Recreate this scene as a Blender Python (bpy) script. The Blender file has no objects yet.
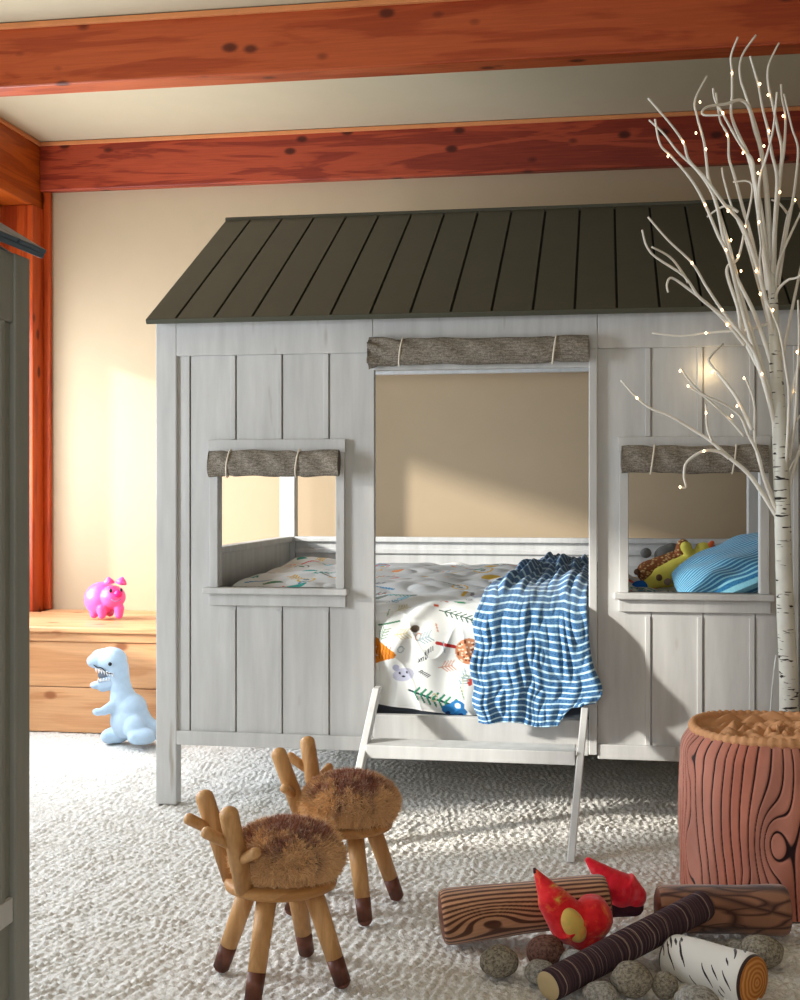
import bpy, bmesh, math, random
import numpy as np
from mathutils import Vector, Matrix
rnd = random.Random(7)
S = bpy.context.scene
COL = S.collection
PI = math.pi
# ------------------------------------------------------------------ survey
YAW = math.radians(9.25); CA, SA = math.cos(YAW), math.sin(YAW); FP = 1250.0; EYE = 1.03
def at_depth(px, py, w):
    r = (px-400)/FP*w; u = (490-py)/FP*w
    return Vector((r*CA-w*SA, r*SA+w*CA, EYE+u))
def at(px, py, Y):
    r = (px-400)/FP; u = (490-py)/FP
    t = Y/(r*SA+CA)
    return Vector(((r*CA-SA)*t, Y, EYE+u*t))
def on_floor(px, py, z=0.0):
    w = (EYE-z)*FP/(py-490)
    return at_depth(px, py, w)
def lin(c):
    return tuple(((v/255)/12.92 if v/255 <= .04045 else ((v/255+.055)/1.055)**2.4) for v in c)
# ------------------------------------------------------------------ smooth noise in numpy
def wav(x, y, seed, scale=1.0, n=14):
    r = np.random.RandomState(seed); out = 0
    for i in range(n):
        a = r.rand()*2*PI; k = scale*(.5+r.rand()*1.6)*2*PI; p = r.rand()*2*PI
        out = out+np.sin(k*(np.cos(a)*x+np.sin(a)*y)+p)
    return out/math.sqrt(n)
# ------------------------------------------------------------------ materials
def nt(name, rough=.6, spec=.3):
    m = bpy.data.materials.new(name); m.use_nodes = True
    t = m.node_tree; b = t.nodes['Principled BSDF']
    b.inputs['Roughness'].default_value = rough
    b.inputs['Specular IOR Level'].default_value = spec
    return m, t, b
def N(t, k, **kw):
    n = t.nodes.new(k)
    for a, v in kw.items():
        if a in n.inputs.keys(): n.inputs[a].default_value = v
        else: setattr(n, a, v)
    return n
def coords(t, scale=(1, 1, 1), rot=(0, 0, 0), kind='Object'):
    c = N(t, 'ShaderNodeTexCoord'); m = N(t, 'ShaderNodeMapping')
    m.inputs['Scale'].default_value = scale; m.inputs['Rotation'].default_value = rot
    t.links.new(c.outputs[kind], m.inputs['Vector']); return m.outputs['Vector']
def ramp(t, src, stops, interp='LINEAR'):
    r = N(t, 'ShaderNodeValToRGB'); e = r.color_ramp.elements; r.color_ramp.interpolation = interp
    while len(e) < len(stops): e.new(.5)
    for k, (p, c) in zip(e, stops):
        k.position = p; k.color = (*c, 1) if len(c) == 3 else c
    t.links.new(src, r.inputs[0]); return r.outputs[0]
def mix(t, f, a, b, mode='MIX'):
    m = N(t, 'ShaderNodeMix', data_type='RGBA', blend_type=mode)
    for s, v in ((0, f), (6, a), (7, b)):
        if hasattr(v, 'links') or hasattr(v, 'is_linked'): t.links.new(v, m.inputs[s])
        else: m.inputs[s].default_value = v if s == 0 else (*v, 1)
    return m.outputs[2]
def noise(t, vec, scale=5, detail=3, rough=.5, dist=0):
    n = N(t, 'ShaderNodeTexNoise'); t.links.new(vec, n.inputs['Vector'])
    n.inputs['Scale'].default_value = scale; n.inputs['Detail'].default_value = detail
    n.inputs['Roughness'].default_value = rough; n.inputs['Distortion'].default_value = dist
    return n.outputs['Fac']
def bump(t, b, h, strength=.3, dist=.01):
    n = N(t, 'ShaderNodeBump'); n.inputs['Strength'].default_value = strength; n.inputs['Distance'].default_value = dist
    t.links.new(h, n.inputs['Height']); t.links.new(n.outputs[0], b.inputs['Normal'])
def plain(name, c, rough=.6, bs=0, bscale=60, var=.0, spec=.3):
    m, t, b = nt(name, rough, spec); c = lin(c)
    v = coords(t)
    if var:
        f = noise(t, v, bscale*.2, 3)
        t.links.new(mix(t, f, tuple(x*(1-var) for x in c), tuple(min(1, x*(1+var)) for x in c)), b.inputs['Base Color'])
    else: b.inputs['Base Color'].default_value = (*c, 1)
    if bs: bump(t, b, noise(t, v, bscale, 3), bs, .004)
    return m
def wood(name, c1, c2, ck, axis=0, rough=.45, gs=1.0, knots=True, ring=1.0):
    """sawn timber: long grain along the axis, cathedral rings, dark knots"""
    m, t, b = nt(name, rough, .35)
    sc = [9*gs, 9*gs, 9*gs]; sc[axis] = .9*gs
    v = coords(t, tuple(sc))
    n1 = noise(t, v, 1.3, 4, .55, .6)
    w = N(t, 'ShaderNodeMath', operation='MULTIPLY'); t.links.new(n1, w.inputs[0]); w.inputs[1].default_value = 16*ring
    sn = N(t, 'ShaderNodeMath', operation='SINE'); t.links.new(w.outputs[0], sn.inputs[0])
    g = ramp(t, sn.outputs[0], [(0, lin(c2)), (.75, lin(c1)), (1, lin(c1))])
    sc2 = [60, 60, 60]; sc2[axis] = 2
    fine = noise(t, coords(t, tuple(sc2)), 2.5, 4, .6)
    g2 = mix(t, .35, g, ramp(t, fine, [(.3, tuple(x*.62 for x in lin(c2))), (.7, lin(c1))]))
    if knots:
        sk = [9.5, 9.5, 9.5]; sk[axis] = 5.5
        vv = coords(t, tuple(sk)); vo = N(t, 'ShaderNodeTexVoronoi'); t.links.new(vv, vo.inputs['Vector']); vo.inputs['Scale'].default_value = 1
        km = ramp(t, vo.outputs['Distance'], [(0, (1, 1, 1)), (.11, (.9, .9, .9)), (.20, (0, 0, 0))])
        g2 = mix(t, km, g2, lin(ck))
    t.links.new(g2, b.inputs['Base Color']); bump(t, b, fine, .12, .002)
    return m
def vcol(name, rough=.8, bs=.0, bscale=300, sheen=0.0, spec=.15):
    m, t, b = nt(name, rough, spec)
    a = N(t, 'ShaderNodeAttribute', attribute_name='Col'); t.links.new(a.outputs['Color'], b.inputs['Base Color'])
    if sheen: b.inputs['Sheen Weight'].default_value = sheen
    if bs: bump(t, b, noise(t, coords(t), bscale, 2), bs, .003)
    return m
M = {}
M['beam'] = wood('beam_timber', (184, 86, 44), (154, 60, 26), (84, 28, 12), 0, .42)
M['beam_dark'] = wood('red_beam_timber', (174, 74, 46), (126, 42, 28), (66, 18, 10), 0, .42, .8, True, 1.7)
M['beam_y'] = wood('side_beam_timber', (186, 88, 22), (150, 62, 14), (80, 30, 8), 1, .45)
M['post'] = wood('post_timber', (196, 82, 28), (158, 54, 16), (80, 24, 8), 2, .45)
M['strip'] = plain('pale_timber_strip', (214, 140, 88), .5, .1, 80, .15)
M['bench'] = wood('bench_timber', (218, 166, 120), (200, 142, 96), (150, 92, 56), 0, .4, .7)
M['plaster'] = plain('beige_plaster', (178, 159, 132), .85, .05, 40, .03, .15)
M['ceil'] = plain('ceiling_plaster', (194, 182, 155), .85, .05, 40, .03, .15)
def painted(name, c, wear=True):
    m, t, b = nt(name, .55, .3); c = lin(c)
    v = coords(t, (14, 14, 1.6)); f = noise(t, v, 1.6, 4, .6)
    g = ramp(t, f, [(.3, tuple(x*.84 for x in c)), (.62, c), (.8, tuple(min(1, x*1.1) for x in c))])
    if wear:
        f2 = noise(t, coords(t, (26, 26, 4.2)), 1.0, 2, .5)
        k = ramp(t, f2, [(.69, (0, 0, 0)), (.80, (.6, .6, .6))])
        g = mix(t, k, g, lin((140, 128, 108)))
    t.links.new(g, b.inputs['Base Color']); bump(t, b, noise(t, coords(t, (60, 60, 4)), 2, 3), .08, .002)
    return m
M['paint'] = painted('whitewashed_wood', (196, 196, 194))
M['paint_plain'] = painted('white_painted_wood', (206, 207, 206), False)
M['cabinet'] = painted('grey_cabinet_paint', (148, 150, 142), False)
M['roof'] = plain('dark_olive_roof_paint', (72, 72, 60), .5, .1, 50, .1)
M['roofgap'] = plain('dark_roof_groove', (26, 26, 20), .8)
M['slate'] = plain('blue_grey_roof_edge', (62, 78, 88), .4)
M['leather'] = plain('twill_tie', (222, 212, 196), .8)
# linen
def linen(name, c1, c2):
    m, t, b = nt(name, .95, .1)
    a = noise(t, coords(t, (260, 60, 260)), 1, 2); bb = noise(t, coords(t, (30, 300, 300)), 1, 2)
    f = N(t, 'ShaderNodeMath', operation='MULTIPLY'); t.links.new(a, f.inputs[0]); t.links.new(bb, f.inputs[1])
    t.links.new(ramp(t, f.outputs[0], [(.12, lin(c2)), (.36, lin(c1))]), b.inputs['Base Color'])
    bump(t, b, f.outputs[0], .6, .003); return m
M['linen'] = linen('grey_linen', (150, 142, 130), (92, 86, 78))
M['linen_end'] = plain('rolled_linen_end', (88, 80, 72), .9)
# stripes from UV v
def stripes(name, dark, light, n, duty=.3):
    m, t, b = nt(name, .9, .1); b.inputs['Sheen Weight'].default_value = .15
    uv = N(t, 'ShaderNodeTexCoord'); sp = N(t, 'ShaderNodeSeparateXYZ'); t.links.new(uv.outputs['UV'], sp.inputs[0])
    mu = N(t, 'ShaderNodeMath', operation='MULTIPLY'); mu.inputs[1].default_value = n; t.links.new(sp.outputs['Y'], mu.inputs[0])
    fr = N(t, 'ShaderNodeMath', operation='FRACT'); t.links.new(mu.outputs[0], fr.inputs[0])
    g = ramp(t, fr.outputs[0], [(0, lin(light)), (duty-.05, lin(light)), (duty+.05, lin(dark)), (.95, lin(dark)), (1, lin(light))])
    f = noise(t, coords(t), 240, 2)
    t.links.new(mix(t, .2, g, ramp(t, f, [(.3, tuple(x*.6 for x in lin(dark))), (.7, lin(light))])), b.inputs['Base Color'])
    bump(t, b, f, .3, .002); return m
M['blanket'] = stripes('blue_white_stripe_jersey', (4, 80, 134), (190, 222, 238), 38, .25)
M['pillow'] = stripes('blue_stripe_pillow', (10, 92, 142), (138, 200, 218), 26, .33)
M['vfabric'] = vcol('printed_cotton', .9, .12, 500, .1)
M['vplush'] = vcol('printed_plush', .95, .35, 420, .3)
M['vfur'] = vcol('sheep_fur', .75, 0, 1, .2, .25)
M['carpet'] = None
def carpet():
    m, t, b = nt('looped_wool_carpet', 1, .05); b.inputs['Sheen Weight'].default_value = .1
    f = noise(t, coords(t), 140, 3, .6); f2 = noise(t, coords(t), 9, 3)
    g = ramp(t, f, [(.25, lin((196, 190, 180))), (.5, lin((224, 221, 215))), (.8, lin((243, 242, 240)))])
    g = mix(t, .25, g, ramp(t, f2, [(.3, lin((212, 206, 196))), (.7, lin((234, 233, 230)))]))
    t.links.new(g, b.inputs['Base Color']); bump(t, b, f, .7, .006); return m
M['carpet'] = carpet()
# birch bark for the twig tree and the plush log
def birch(name, c, s, thr=.62, axis=2):
    m, t, b = nt(name, .7, .2)
    sc = [22*s, 22*s, 22*s]; sc[axis] = 130*s
    f = noise(t, coords(t, tuple(sc)), 1.0, 2, .5, .2)
    f2 = noise(t, coords(t, (8, 8, 8)), 2, 3)
    k = ramp(t, f, [(thr, (0, 0, 0)), (thr+.03, (1, 1, 1))])
    g = mix(t, k, ramp(t, f2, [(.3, tuple(x*.8 for x in lin(c))), (.7, lin(c))]), lin((52, 46, 42)))
    t.links.new(g, b.inputs['Base Color']); bump(t, b, f, .15, .003); return m
M['birch'] = birch('birch_bark', (224, 224, 214), 1.0, .63)
M['branch'] = plain('white_branch_paint', (226, 222, 212), .6, .15, 120, .1)
def emis(name, c, s):
    m, t, b = nt(name, .5); b.inputs['Base Color'].default_value = (*c, 1)
    b.inputs['Emission Color'].default_value = (*c, 1); b.inputs['Emission Strength'].default_value = s; return m
M['bulb'] = emis('warm_fairy_light', (1, .60, .26), 12)
M['maple'] = wood('pale_maple', (206, 158, 104), (184, 134, 82), (120, 80, 40), 2, .5, 1.2, False)
M['walnut'] = wood('walnut_tip', (112, 66, 48), (88, 48, 36), (40, 20, 10), 2, .5, 1.2, False)
M['board'] = wood('seat_board_wood', (196, 144, 88), (172, 120, 68), (110, 70, 30), 0, .5, 1.2, False)
M['black'] = plain('black_stitch', (22, 22, 26), .5)
M['white'] = plain('white_felt', (236, 238, 240), .8)
M['dino'] = plain('pale_blue_plush', (176, 200, 222), .95, .5, 240, .08)
M['mouth'] = plain('grey_mouth_felt', (112, 122, 134), .9)
def pigm():
    m, t, b = nt('translucent_pink_vinyl', .35, .4); b.inputs['Base Color'].default_value = (*lin((244, 92, 168)), 1)
    b.inputs['Subsurface Weight'].default_value = .2; b.inputs['Subsurface Radius'].default_value = (.03, .015, .015); return m
M['pig'] = pigm()
M['magenta'] = plain('magenta_vinyl', (232, 24, 110), .35)
M['purple'] = plain('purple_grey_print', (120, 90, 130), .4)
def bark_log(name, c1, c2, axis, s=1.0):
    m, t, b = nt(name, .95, .1)
    sc = [34*s, 34*s, 34*s]; sc[axis] = 5*s
    f = noise(t, coords(t, tuple(sc)), 1, 4, .6, 1.2)
    t.links.new(ramp(t, f, [(.36, lin(c2)), (.46, lin(c1)), (.56, lin(c1)), (.64, lin(c2))]), b.inputs['Base Color'])
    bump(t, b, f, .5, .01); return m
M['bark'] = bark_log('printed_bark', (132, 92, 72), (66, 40, 34), 0)
def banded():
    m, t, b = nt('banded_bark_print', .9, .15)
    c = coords(t, (1, 1, 1)); sp = N(t, 'ShaderNodeSeparateXYZ'); t.links.new(c, sp.inputs[0])
    d = noise(t, c, 14, 3)
    a = N(t, 'ShaderNodeMath', operation='MULTIPLY_ADD'); t.links.new(d, a.inputs[0]); a.inputs[1].default_value = .02; t.links.new(sp.outputs['Z'], a.inputs[2])
    cb = N(t, 'ShaderNodeCombineXYZ'); t.links.new(a.outputs[0], cb.inputs['Z'])
    f = noise(t, cb.outputs[0], 120, 4, .75)
    g = ramp(t, f, [(.3, lin((44, 34, 42))), (.5, lin((66, 50, 58))), (.56, lin((96, 74, 74))), (.60, lin((186, 166, 150))), (.63, lin((70, 54, 60)))])
    t.links.new(g, b.inputs['Base Color']); bump(t, b, f, .3, .004); return m
M['banded'] = banded()
M['endbeige'] = plain('beige_log_end', (190, 170, 130), .9, .2, 200, .1)
M['birchlog'] = birch('printed_birch_bark', (222, 220, 214), .42, .635, 2)
def rings():
    m, t, b = nt('printed_log_rings', .9, .1)
    w = N(t, 'ShaderNodeTexWave', wave_type='RINGS', rings_direction='Z'); t.links.new(coords(t), w.inputs['Vector'])
    w.inputs['Scale'].default_value = 34; w.inputs['Distortion'].default_value = 3
    t.links.new(ramp(t, w.outputs['Fac'], [(0, lin((168, 104, 48))), (1, lin((206, 146, 84)))]), b.inputs['Base Color']); return m
M['rings'] = rings()
def flame(name, c1, c2, c3):
    m, t, b = nt(name, .8, .2); b.inputs['Sheen Weight'].default_value = .2
    f = noise(t, coords(t), 17, 4, .6, .8); f2 = noise(t, coords(t), 60, 3)
    g = ramp(t, f, [(.36, lin(c1)), (.51, lin(c1)), (.60, lin(c2)), (.68, lin(c3))])
    g = mix(t, .18, g, ramp(t, f2, [(.3, lin((120, 6, 20))), (.7, lin((255, 90, 70)))]))
    t.links.new(g, b.inputs['Base Color']); bump(t, b, f2, .3, .004); return m
M['flame'] = flame('printed_flame_felt', (216, 10, 30), (226, 90, 50), (222, 190, 80))
M['flame_yellow'] = flame('yellow_orange_flame_felt', (212, 190, 96), (216, 170, 80), (212, 60, 40))
M['flame2'] = flame('pink_red_flame_felt', (236, 18, 52), (240, 70, 80), (240, 90, 120))
M['flamebase'] = plain('dark_plum_felt', (64, 28, 40), .9, .3, 160, .2)
def stone(name, c1, c2):
    m, t, b = nt(name, .85, .2)
    f = noise(t, coords(t), 170, 3, .7)
    t.links.new(ramp(t, f, [(.35, lin(c2)), (.6, lin(c1))]), b.inputs['Base Color']); bump(t, b, f, .35, .004); return m
M['st_grey'] = stone('speckled_grey_felt', (176, 174, 168), (112, 108, 102))
M['st_green'] = stone('speckled_olive_felt', (160, 152, 136), (88, 82, 72))
M['st_brown'] = stone('speckled_brown_felt', (124, 92, 80), (70, 44, 40))
M['st_pale'] = stone('pale_blue_grey_felt', (200, 206, 208), (150, 154, 158))
M['lining'] = plain('tan_quilted_cotton', (208, 154, 110), .95, .4, 160, .15)
M['cord'] = plain('clear_white_cord', (214, 216, 214), .4)
M['mattress'] = plain('charcoal_mattress_side', (86, 92, 100), .9)
M['glassframe'] = plain('window_frame_timber', (190, 110, 60), .5, .1, 60, .1)
# ------------------------------------------------------------------ mesh builder
ORG = {}
def tag(o, label=None, cat=None, group=None, kind=None):
    if label: o['label'] = label
    if cat: o['category'] = cat
    if group: o['group'] = group
    if kind: o['kind'] = kind
    return o
def thing(name, label, cat, loc, group=None):
    o = bpy.data.objects.new(name, None); COL.objects.link(o); o.empty_display_size = .05
    o.location = loc; ORG[o.name] = Vector(loc); return tag(o, label, cat, group)
def link(name, me, mat, parent=None, origin=None):
    o = bpy.data.objects.new(name, me); COL.objects.link(o)
    if mat is not None:
        for m in (mat if isinstance(mat, (list, tuple)) else [mat]): me.materials.append(m)
    if parent is not None:
        o.parent = parent; org = ORG[parent.name]; ORG[o.name] = org
        me.transform(Matrix.Translation(-org))
    elif origin is not None:
        me.transform(Matrix.Translation(-Vector(origin))); o.location = origin; ORG[o.name] = Vector(origin)
    else: ORG[o.name] = Vector((0, 0, 0))
    return o
class MB:
    def __init__(s): s.v = []; s.f = []; s.mi = []; s.m = 0
    def add(s, vs, fs):
        k = len(s.v); s.v += [tuple(p) for p in vs]; s.f += [tuple(i+k for i in f) for f in fs]; s.mi += [s.m]*len(fs); return s
    def box(s, x0, x1, y0, y1, z0, z1, mat=None):
        vs = [Vector((x, y, z)) for x in (x0, x1) for y in (y0, y1) for z in (z0, z1)]
        if mat is not None: vs = [mat @ p for p in vs]
        return s.add(vs, [(0, 1, 3, 2), (4, 6, 7, 5), (0, 4, 5, 1), (2, 3, 7, 6), (0, 2, 6, 4), (1, 5, 7, 3)])
    def bar(s, p, q, w, d, up=(0, 0, 1)):
        p, q = Vector(p), Vector(q); L = (q-p); z = L.normalized(); x = Vector(up).cross(z)
        if x.length < 1e-4: x = Vector((1, 0, 0)).cross(z)
        x.normalize(); y = z.cross(x)
        M4 = Matrix((x, y, z)).transposed().to_4x4(); M4.translation = p
        return s.box(-w/2, w/2, -d/2, d/2, 0, L.length, M4)
    def tube(s, pts, rad, n=8, cap=True, round_end=False):
        pts = [Vector(p) for p in pts]
        if not hasattr(rad, '__len__'): rad = [rad]*len(pts)
        rad = list(rad)
        if round_end:
            d = (pts[-1]-pts[-2]).normalized(); r = rad[-1]; e = pts[-1]
            pts[-1] = e-d*r*.9
            for a in (.35, .7, .92, 1.0):
                pts.append(e-d*r*.9+d*r*.9*a); rad.append(r*math.sqrt(max(0, 1-a*a))+r*.02)
            if round_end == 2:
                d = (pts[0]-pts[1]).normalized(); r = rad[0]; e = pts[0]; pts[0] = e-d*r*.9
                for a in (.35, .7, .92, 1.0):
                    pts.insert(0, e-d*r*.9+d*r*.9*a); rad.insert(0, r*math.sqrt(max(0, 1-a*a))+r*.02)
        rings_ = []; ref = None; vs = []; fs = []
        for i, p in enumerate(pts):
            a = pts[max(0, i-1)]; b = pts[min(len(pts)-1, i+1)]; d = (b-a).normalized()
            if ref is None:
                ref = Vector((0, 0, 1)).cross(d)
                if ref.length < .1: ref = Vector((1, 0, 0))
            ref = (ref-d*ref.dot(d)).normalized(); o = d.cross(ref)
            for k in range(n):
                t = 2*PI*k/n; vs.append(p+(ref*math.cos(t)+o*math.sin(t))*rad[i])
        for i in range(len(pts)-1):
            for k in range(n):
                fs.append((i*n+k, i*n+(k+1) % n, (i+1)*n+(k+1) % n, (i+1)*n+k))
        if cap: fs += [tuple(reversed(range(n))), tuple(range((len(pts)-1)*n, len(pts)*n))]
        return s.add(vs, fs)
    def ball(s, c, r, seg=20, rg=12, mat=None):
        if not hasattr(r, '__len__'): r = (r, r, r)
        vs = []; fs = []; c = Vector(c)
        for i in range(rg+1):
            a = PI*i/rg
            for k in range(seg):
                t = 2*PI*k/seg; p = Vector((r[0]*math.sin(a)*math.cos(t), r[1]*math.sin(a)*math.sin(t), r[2]*math.cos(a)))
                if mat is not None: p = mat @ p
                vs.append(c+p)
        for i in range(rg):
            for k in range(seg): fs.append((i*seg+k, (i+1)*seg+k, (i+1)*seg+(k+1) % seg, i*seg+(k+1) % seg))
        return s.add(vs, fs)
    def mesh(s, name):
        me = bpy.data.meshes.new(name); me.from_pydata(s.v, [], s.f); me.update(); 
        if any(s.mi): me.polygons.foreach_set('material_index', s.mi)
        return me
    def build(s, name, mat, parent=None, smooth=False, bevel=0, origin=None, merge=False):
        me = s.mesh(name)
        if merge:
            bm = bmesh.new(); bm.from_mesh(me); bmesh.ops.remove_doubles(bm, verts=bm.verts, dist=1e-5); bm.to_mesh(me); bm.free()
        o = link(name, me, mat, parent, origin)
        if smooth: me.polygons.foreach_set('use_smooth', [True]*len(me.polygons))
        if bevel:
            b = o.modifiers.new('b', 'BEVEL'); b.width = bevel; b.segments = 2; b.limit_method = 'ANGLE'
        return o
def grid(name, P, mat, parent=None, origin=None, uv=None, col=None, closed=False, smooth=True):
    """P: (nu,nv,3) array"""
    nu, nv = P.shape[:2]; me = bpy.data.meshes.new(name)
    idx = np.arange(nu*nv).reshape(nu, nv)
    if closed: idx = np.vstack([idx, idx[:1]])
    q = np.stack([idx[:-1, :-1], idx[1:, :-1], idx[1:, 1:], idx[:-1, 1:]], -1).reshape(-1, 4)
    me.vertices.add(nu*nv); me.vertices.foreach_set('co', P.astype(np.float32).ravel())
    me.loops.add(q.size); me.polygons.add(len(q))
    me.loops.foreach_set('vertex_index', q.ravel().astype(np.int32))
    me.polygons.foreach_set('loop_start', np.arange(0, q.size, 4, dtype=np.int32))
    me.polygons.foreach_set('loop_total', np.full(len(q), 4, dtype=np.int32))
    me.update(calc_edges=True)
    if uv is not None:
        l = me.uv_layers.new(name='UVMap'); U = uv.reshape(-1, 2)[q.ravel()]; l.data.foreach_set('uv', U.astype(np.float32).ravel())
    if col is not None:
        a = me.color_attributes.new('Col', 'FLOAT_COLOR', 'POINT')
        c = np.ones((nu*nv, 4), np.float32); c[:, :3] = col.reshape(-1, 3); a.data.foreach_set('color', c.ravel())
    if smooth: me.polygons.foreach_set('use_smooth', np.ones(len(q), bool))
    me.validate(); return link(name, me, mat, parent, origin)
def blob(mb, name, mat, parent=None, vox=.006, sm=6, origin=None):
    """fuse overlapping shapes into one continuous soft surface"""
    o = mb.build(name, mat, parent, True, 0, origin)
    r = o.modifiers.new('r', 'REMESH'); r.mode = 'VOXEL'; r.voxel_size = vox; r.use_smooth_shade = True
    s = o.modifiers.new('s', 'SMOOTH'); s.iterations = sm; s.factor = .5
    return o
def struct(mb, name, mat, bevel=0): return tag(mb.build(name, mat, None, False, bevel), kind='structure')

# ------------------------------------------------------------------ the room
XL, XR, YB, YF, ZC = -2.86, 2.7, 5.75, -1.6, 2.715
WY0, WY1, WZ0, WZ1 = 2.25, 5.5, .62, 1.86
b = MB(); b.box(XL-.15, XL, YF-.15, WY0, -.05, ZC+.1); b.box(XL-.15, XL, WY1, YB+.15, -.05, ZC+.1)
b.box(XL-.15, XL, WY0, WY1, -.05, WZ0); b.box(XL-.15, XL, WY0, WY1, WZ1, ZC+.1); b.box(XL-.15, XL, 2.85, 4.0, WZ0, WZ1); struct(b, 'wall_left', M['plaster'])  # last box: unseen pier added to keep sun off the bed's left front
b = MB(); b.box(XL, XR, YB, YB+.15, -.05, ZC+.1); struct(b, 'wall_back', M['plaster'])
b = MB(); b.box(XR, XR+.15, YF-.15, YB+.15, -.05, ZC+.1); struct(b, 'wall_right', M['plaster'])
b = MB(); b.box(XL, -1.7, YF-.15, YF, -.05, ZC+.1); b.box(.9, XR, YF-.15, YF, -.05, ZC+.1)
b.box(-1.7, .9, YF-.15, YF, -.05, .7); b.box(-1.7, .9, YF-.15, YF, 2.3, ZC+.1); struct(b, 'wall_front', M['plaster'])
b = MB(); b.box(XL, XR, YF, YB, ZC, ZC+.1); struct(b, 'ceiling', M['ceil'])
for nm_, wa, wb in (('window_1', 4.0, WY1), ('window_3', WY0, 2.85)):
    b = MB()
    for (y0, y1, z0, z1) in ((wa, wb, WZ0, WZ0+.04), (wa, wb, WZ1-.03, WZ1), (wa, wa+.03, WZ0+.04, WZ1-.03), (wb-.03, wb, WZ0+.04, WZ1-.03)):
        b.box(XL-.13, XL-.05, y0, y1, z0, z1)
    struct(b, nm_, M['glassframe'])
b = MB()
for (x0, x1, z0, z1) in ((-1.7, .9, .7, .76), (-1.7, .9, 2.24, 2.3), (-1.7, -1.64, .76, 2.24), (.84, .9, .76, 2.24), (-.43, -.37, .76, 2.24)):
    b.box(x0, x1, YF-.1, YF-.04, z0, z1)
struct(b, 'window_fill_added', M['glassframe'])  # unseen window added behind the camera to house the front fill
# carpeted floor: loops of wool as real relief
xs = np.concatenate([np.linspace(XL, -1.7, 160), np.arange(-1.6955, .95, .0048), np.linspace(.96, XR, 60)])
ys = np.concatenate([np.linspace(YF, 2.1, 30), np.arange(2.105, 3.75, .0048), np.arange(3.757, 5.2, .0072), np.linspace(5.21, YB, 24)])
X, Y = np.meshgrid(xs, ys, indexing='ij')
wx = .007*wav(X, Y, 3, 1.6); wy = .007*wav(X, Y, 4, 1.6)
u = (X+wx)*.90-(Y+wy)*.43; v = (X+wx)*.43+(Y+wy)*.90
row = np.floor(v/.021); ph = np.mod(np.sin(row*12.9898)*43758.5453, 1)*2*PI
h = (np.abs(np.sin(PI*v/.021))**.7)*(.55+.45*np.sin(2*PI*u/.026+ph+1.5*wav(X, Y, 5, 6)))
h = h*(.75+.3*wav(X, Y, 6, 7))+.2*wav(X, Y, 8, 45)
rr = np.random.RandomState(2); h = h+.18*rr.randn(*h.shape)
Z = np.clip(h*.0075-.007, -.012, .003)
fl = grid('floor', np.stack([X, Y, Z], -1), M['carpet']); tag(fl, kind='structure')
# beams and post
def beam(name, mat, x0, x1, y0, y1, z0, z1, strip=None):
    bb = MB(); bb.box(x0, x1, y0, y1, z0, z1); o = struct(bb, name, mat, .006)
    if strip:
        s = MB(); s.box(*strip); s.build('top_strip', M['strip'], o, bevel=.002)
    return o
beam('trim_1', M['beam'], XL, XR, 4.23, 4.335, 2.485, ZC, (XL, XR, 4.212, 4.23, ZC-.022, ZC-.004))
beam('trim_2', M['beam_dark'], -2.70, XR, 5.70, YB, 2.478, ZC, (-2.70, XR, 5.685, 5.70, ZC-.02, ZC-.003))
beam('trim_3', M['beam_y'], XL, -2.70, YF, YB, 2.395, ZC, (-2.70, -2.685, YF, 5.685, ZC-.02, ZC-.003))
beam('trim_4', M['post'], XL, -2.69, 5.61, YB, 0, 2.395)
b = MB(); b.box(-2.69, -2.655, 5.72, YB, .45, 2.478); struct(b, 'trim_5', M['post'], .003)

# ------------------------------------------------------------------ built-in bench
bx0, bx1, by = -2.86, -1.56, 5.0
T = thing('storage_bench', 'built-in honey wood bench along the back wall under the pink pig', 'bench', (-2.0, 5.35, 0))
b = MB()
for z0, z1 in ((0, .19), (.193, .385)): b.box(bx0, bx1, by+.02, by+.04, z0, z1)
b.box(bx1-.02, bx1, by+.04, 5.6, 0, .385); b.build('front_panel', M['bench'], T, bevel=.003)
b = MB(); b.box(bx0, bx1, by+.008, by+.03, .387, .425); b.build('apron', M['bench'], T, bevel=.003)
b = MB(); b.box(bx0, bx1, by-.015, 5.6, .426, .45); b.box(-2.65, bx1, 5.6, YB-.002, .426, .45); b.build('lid', M['bench'], T, bevel=.006)

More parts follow.
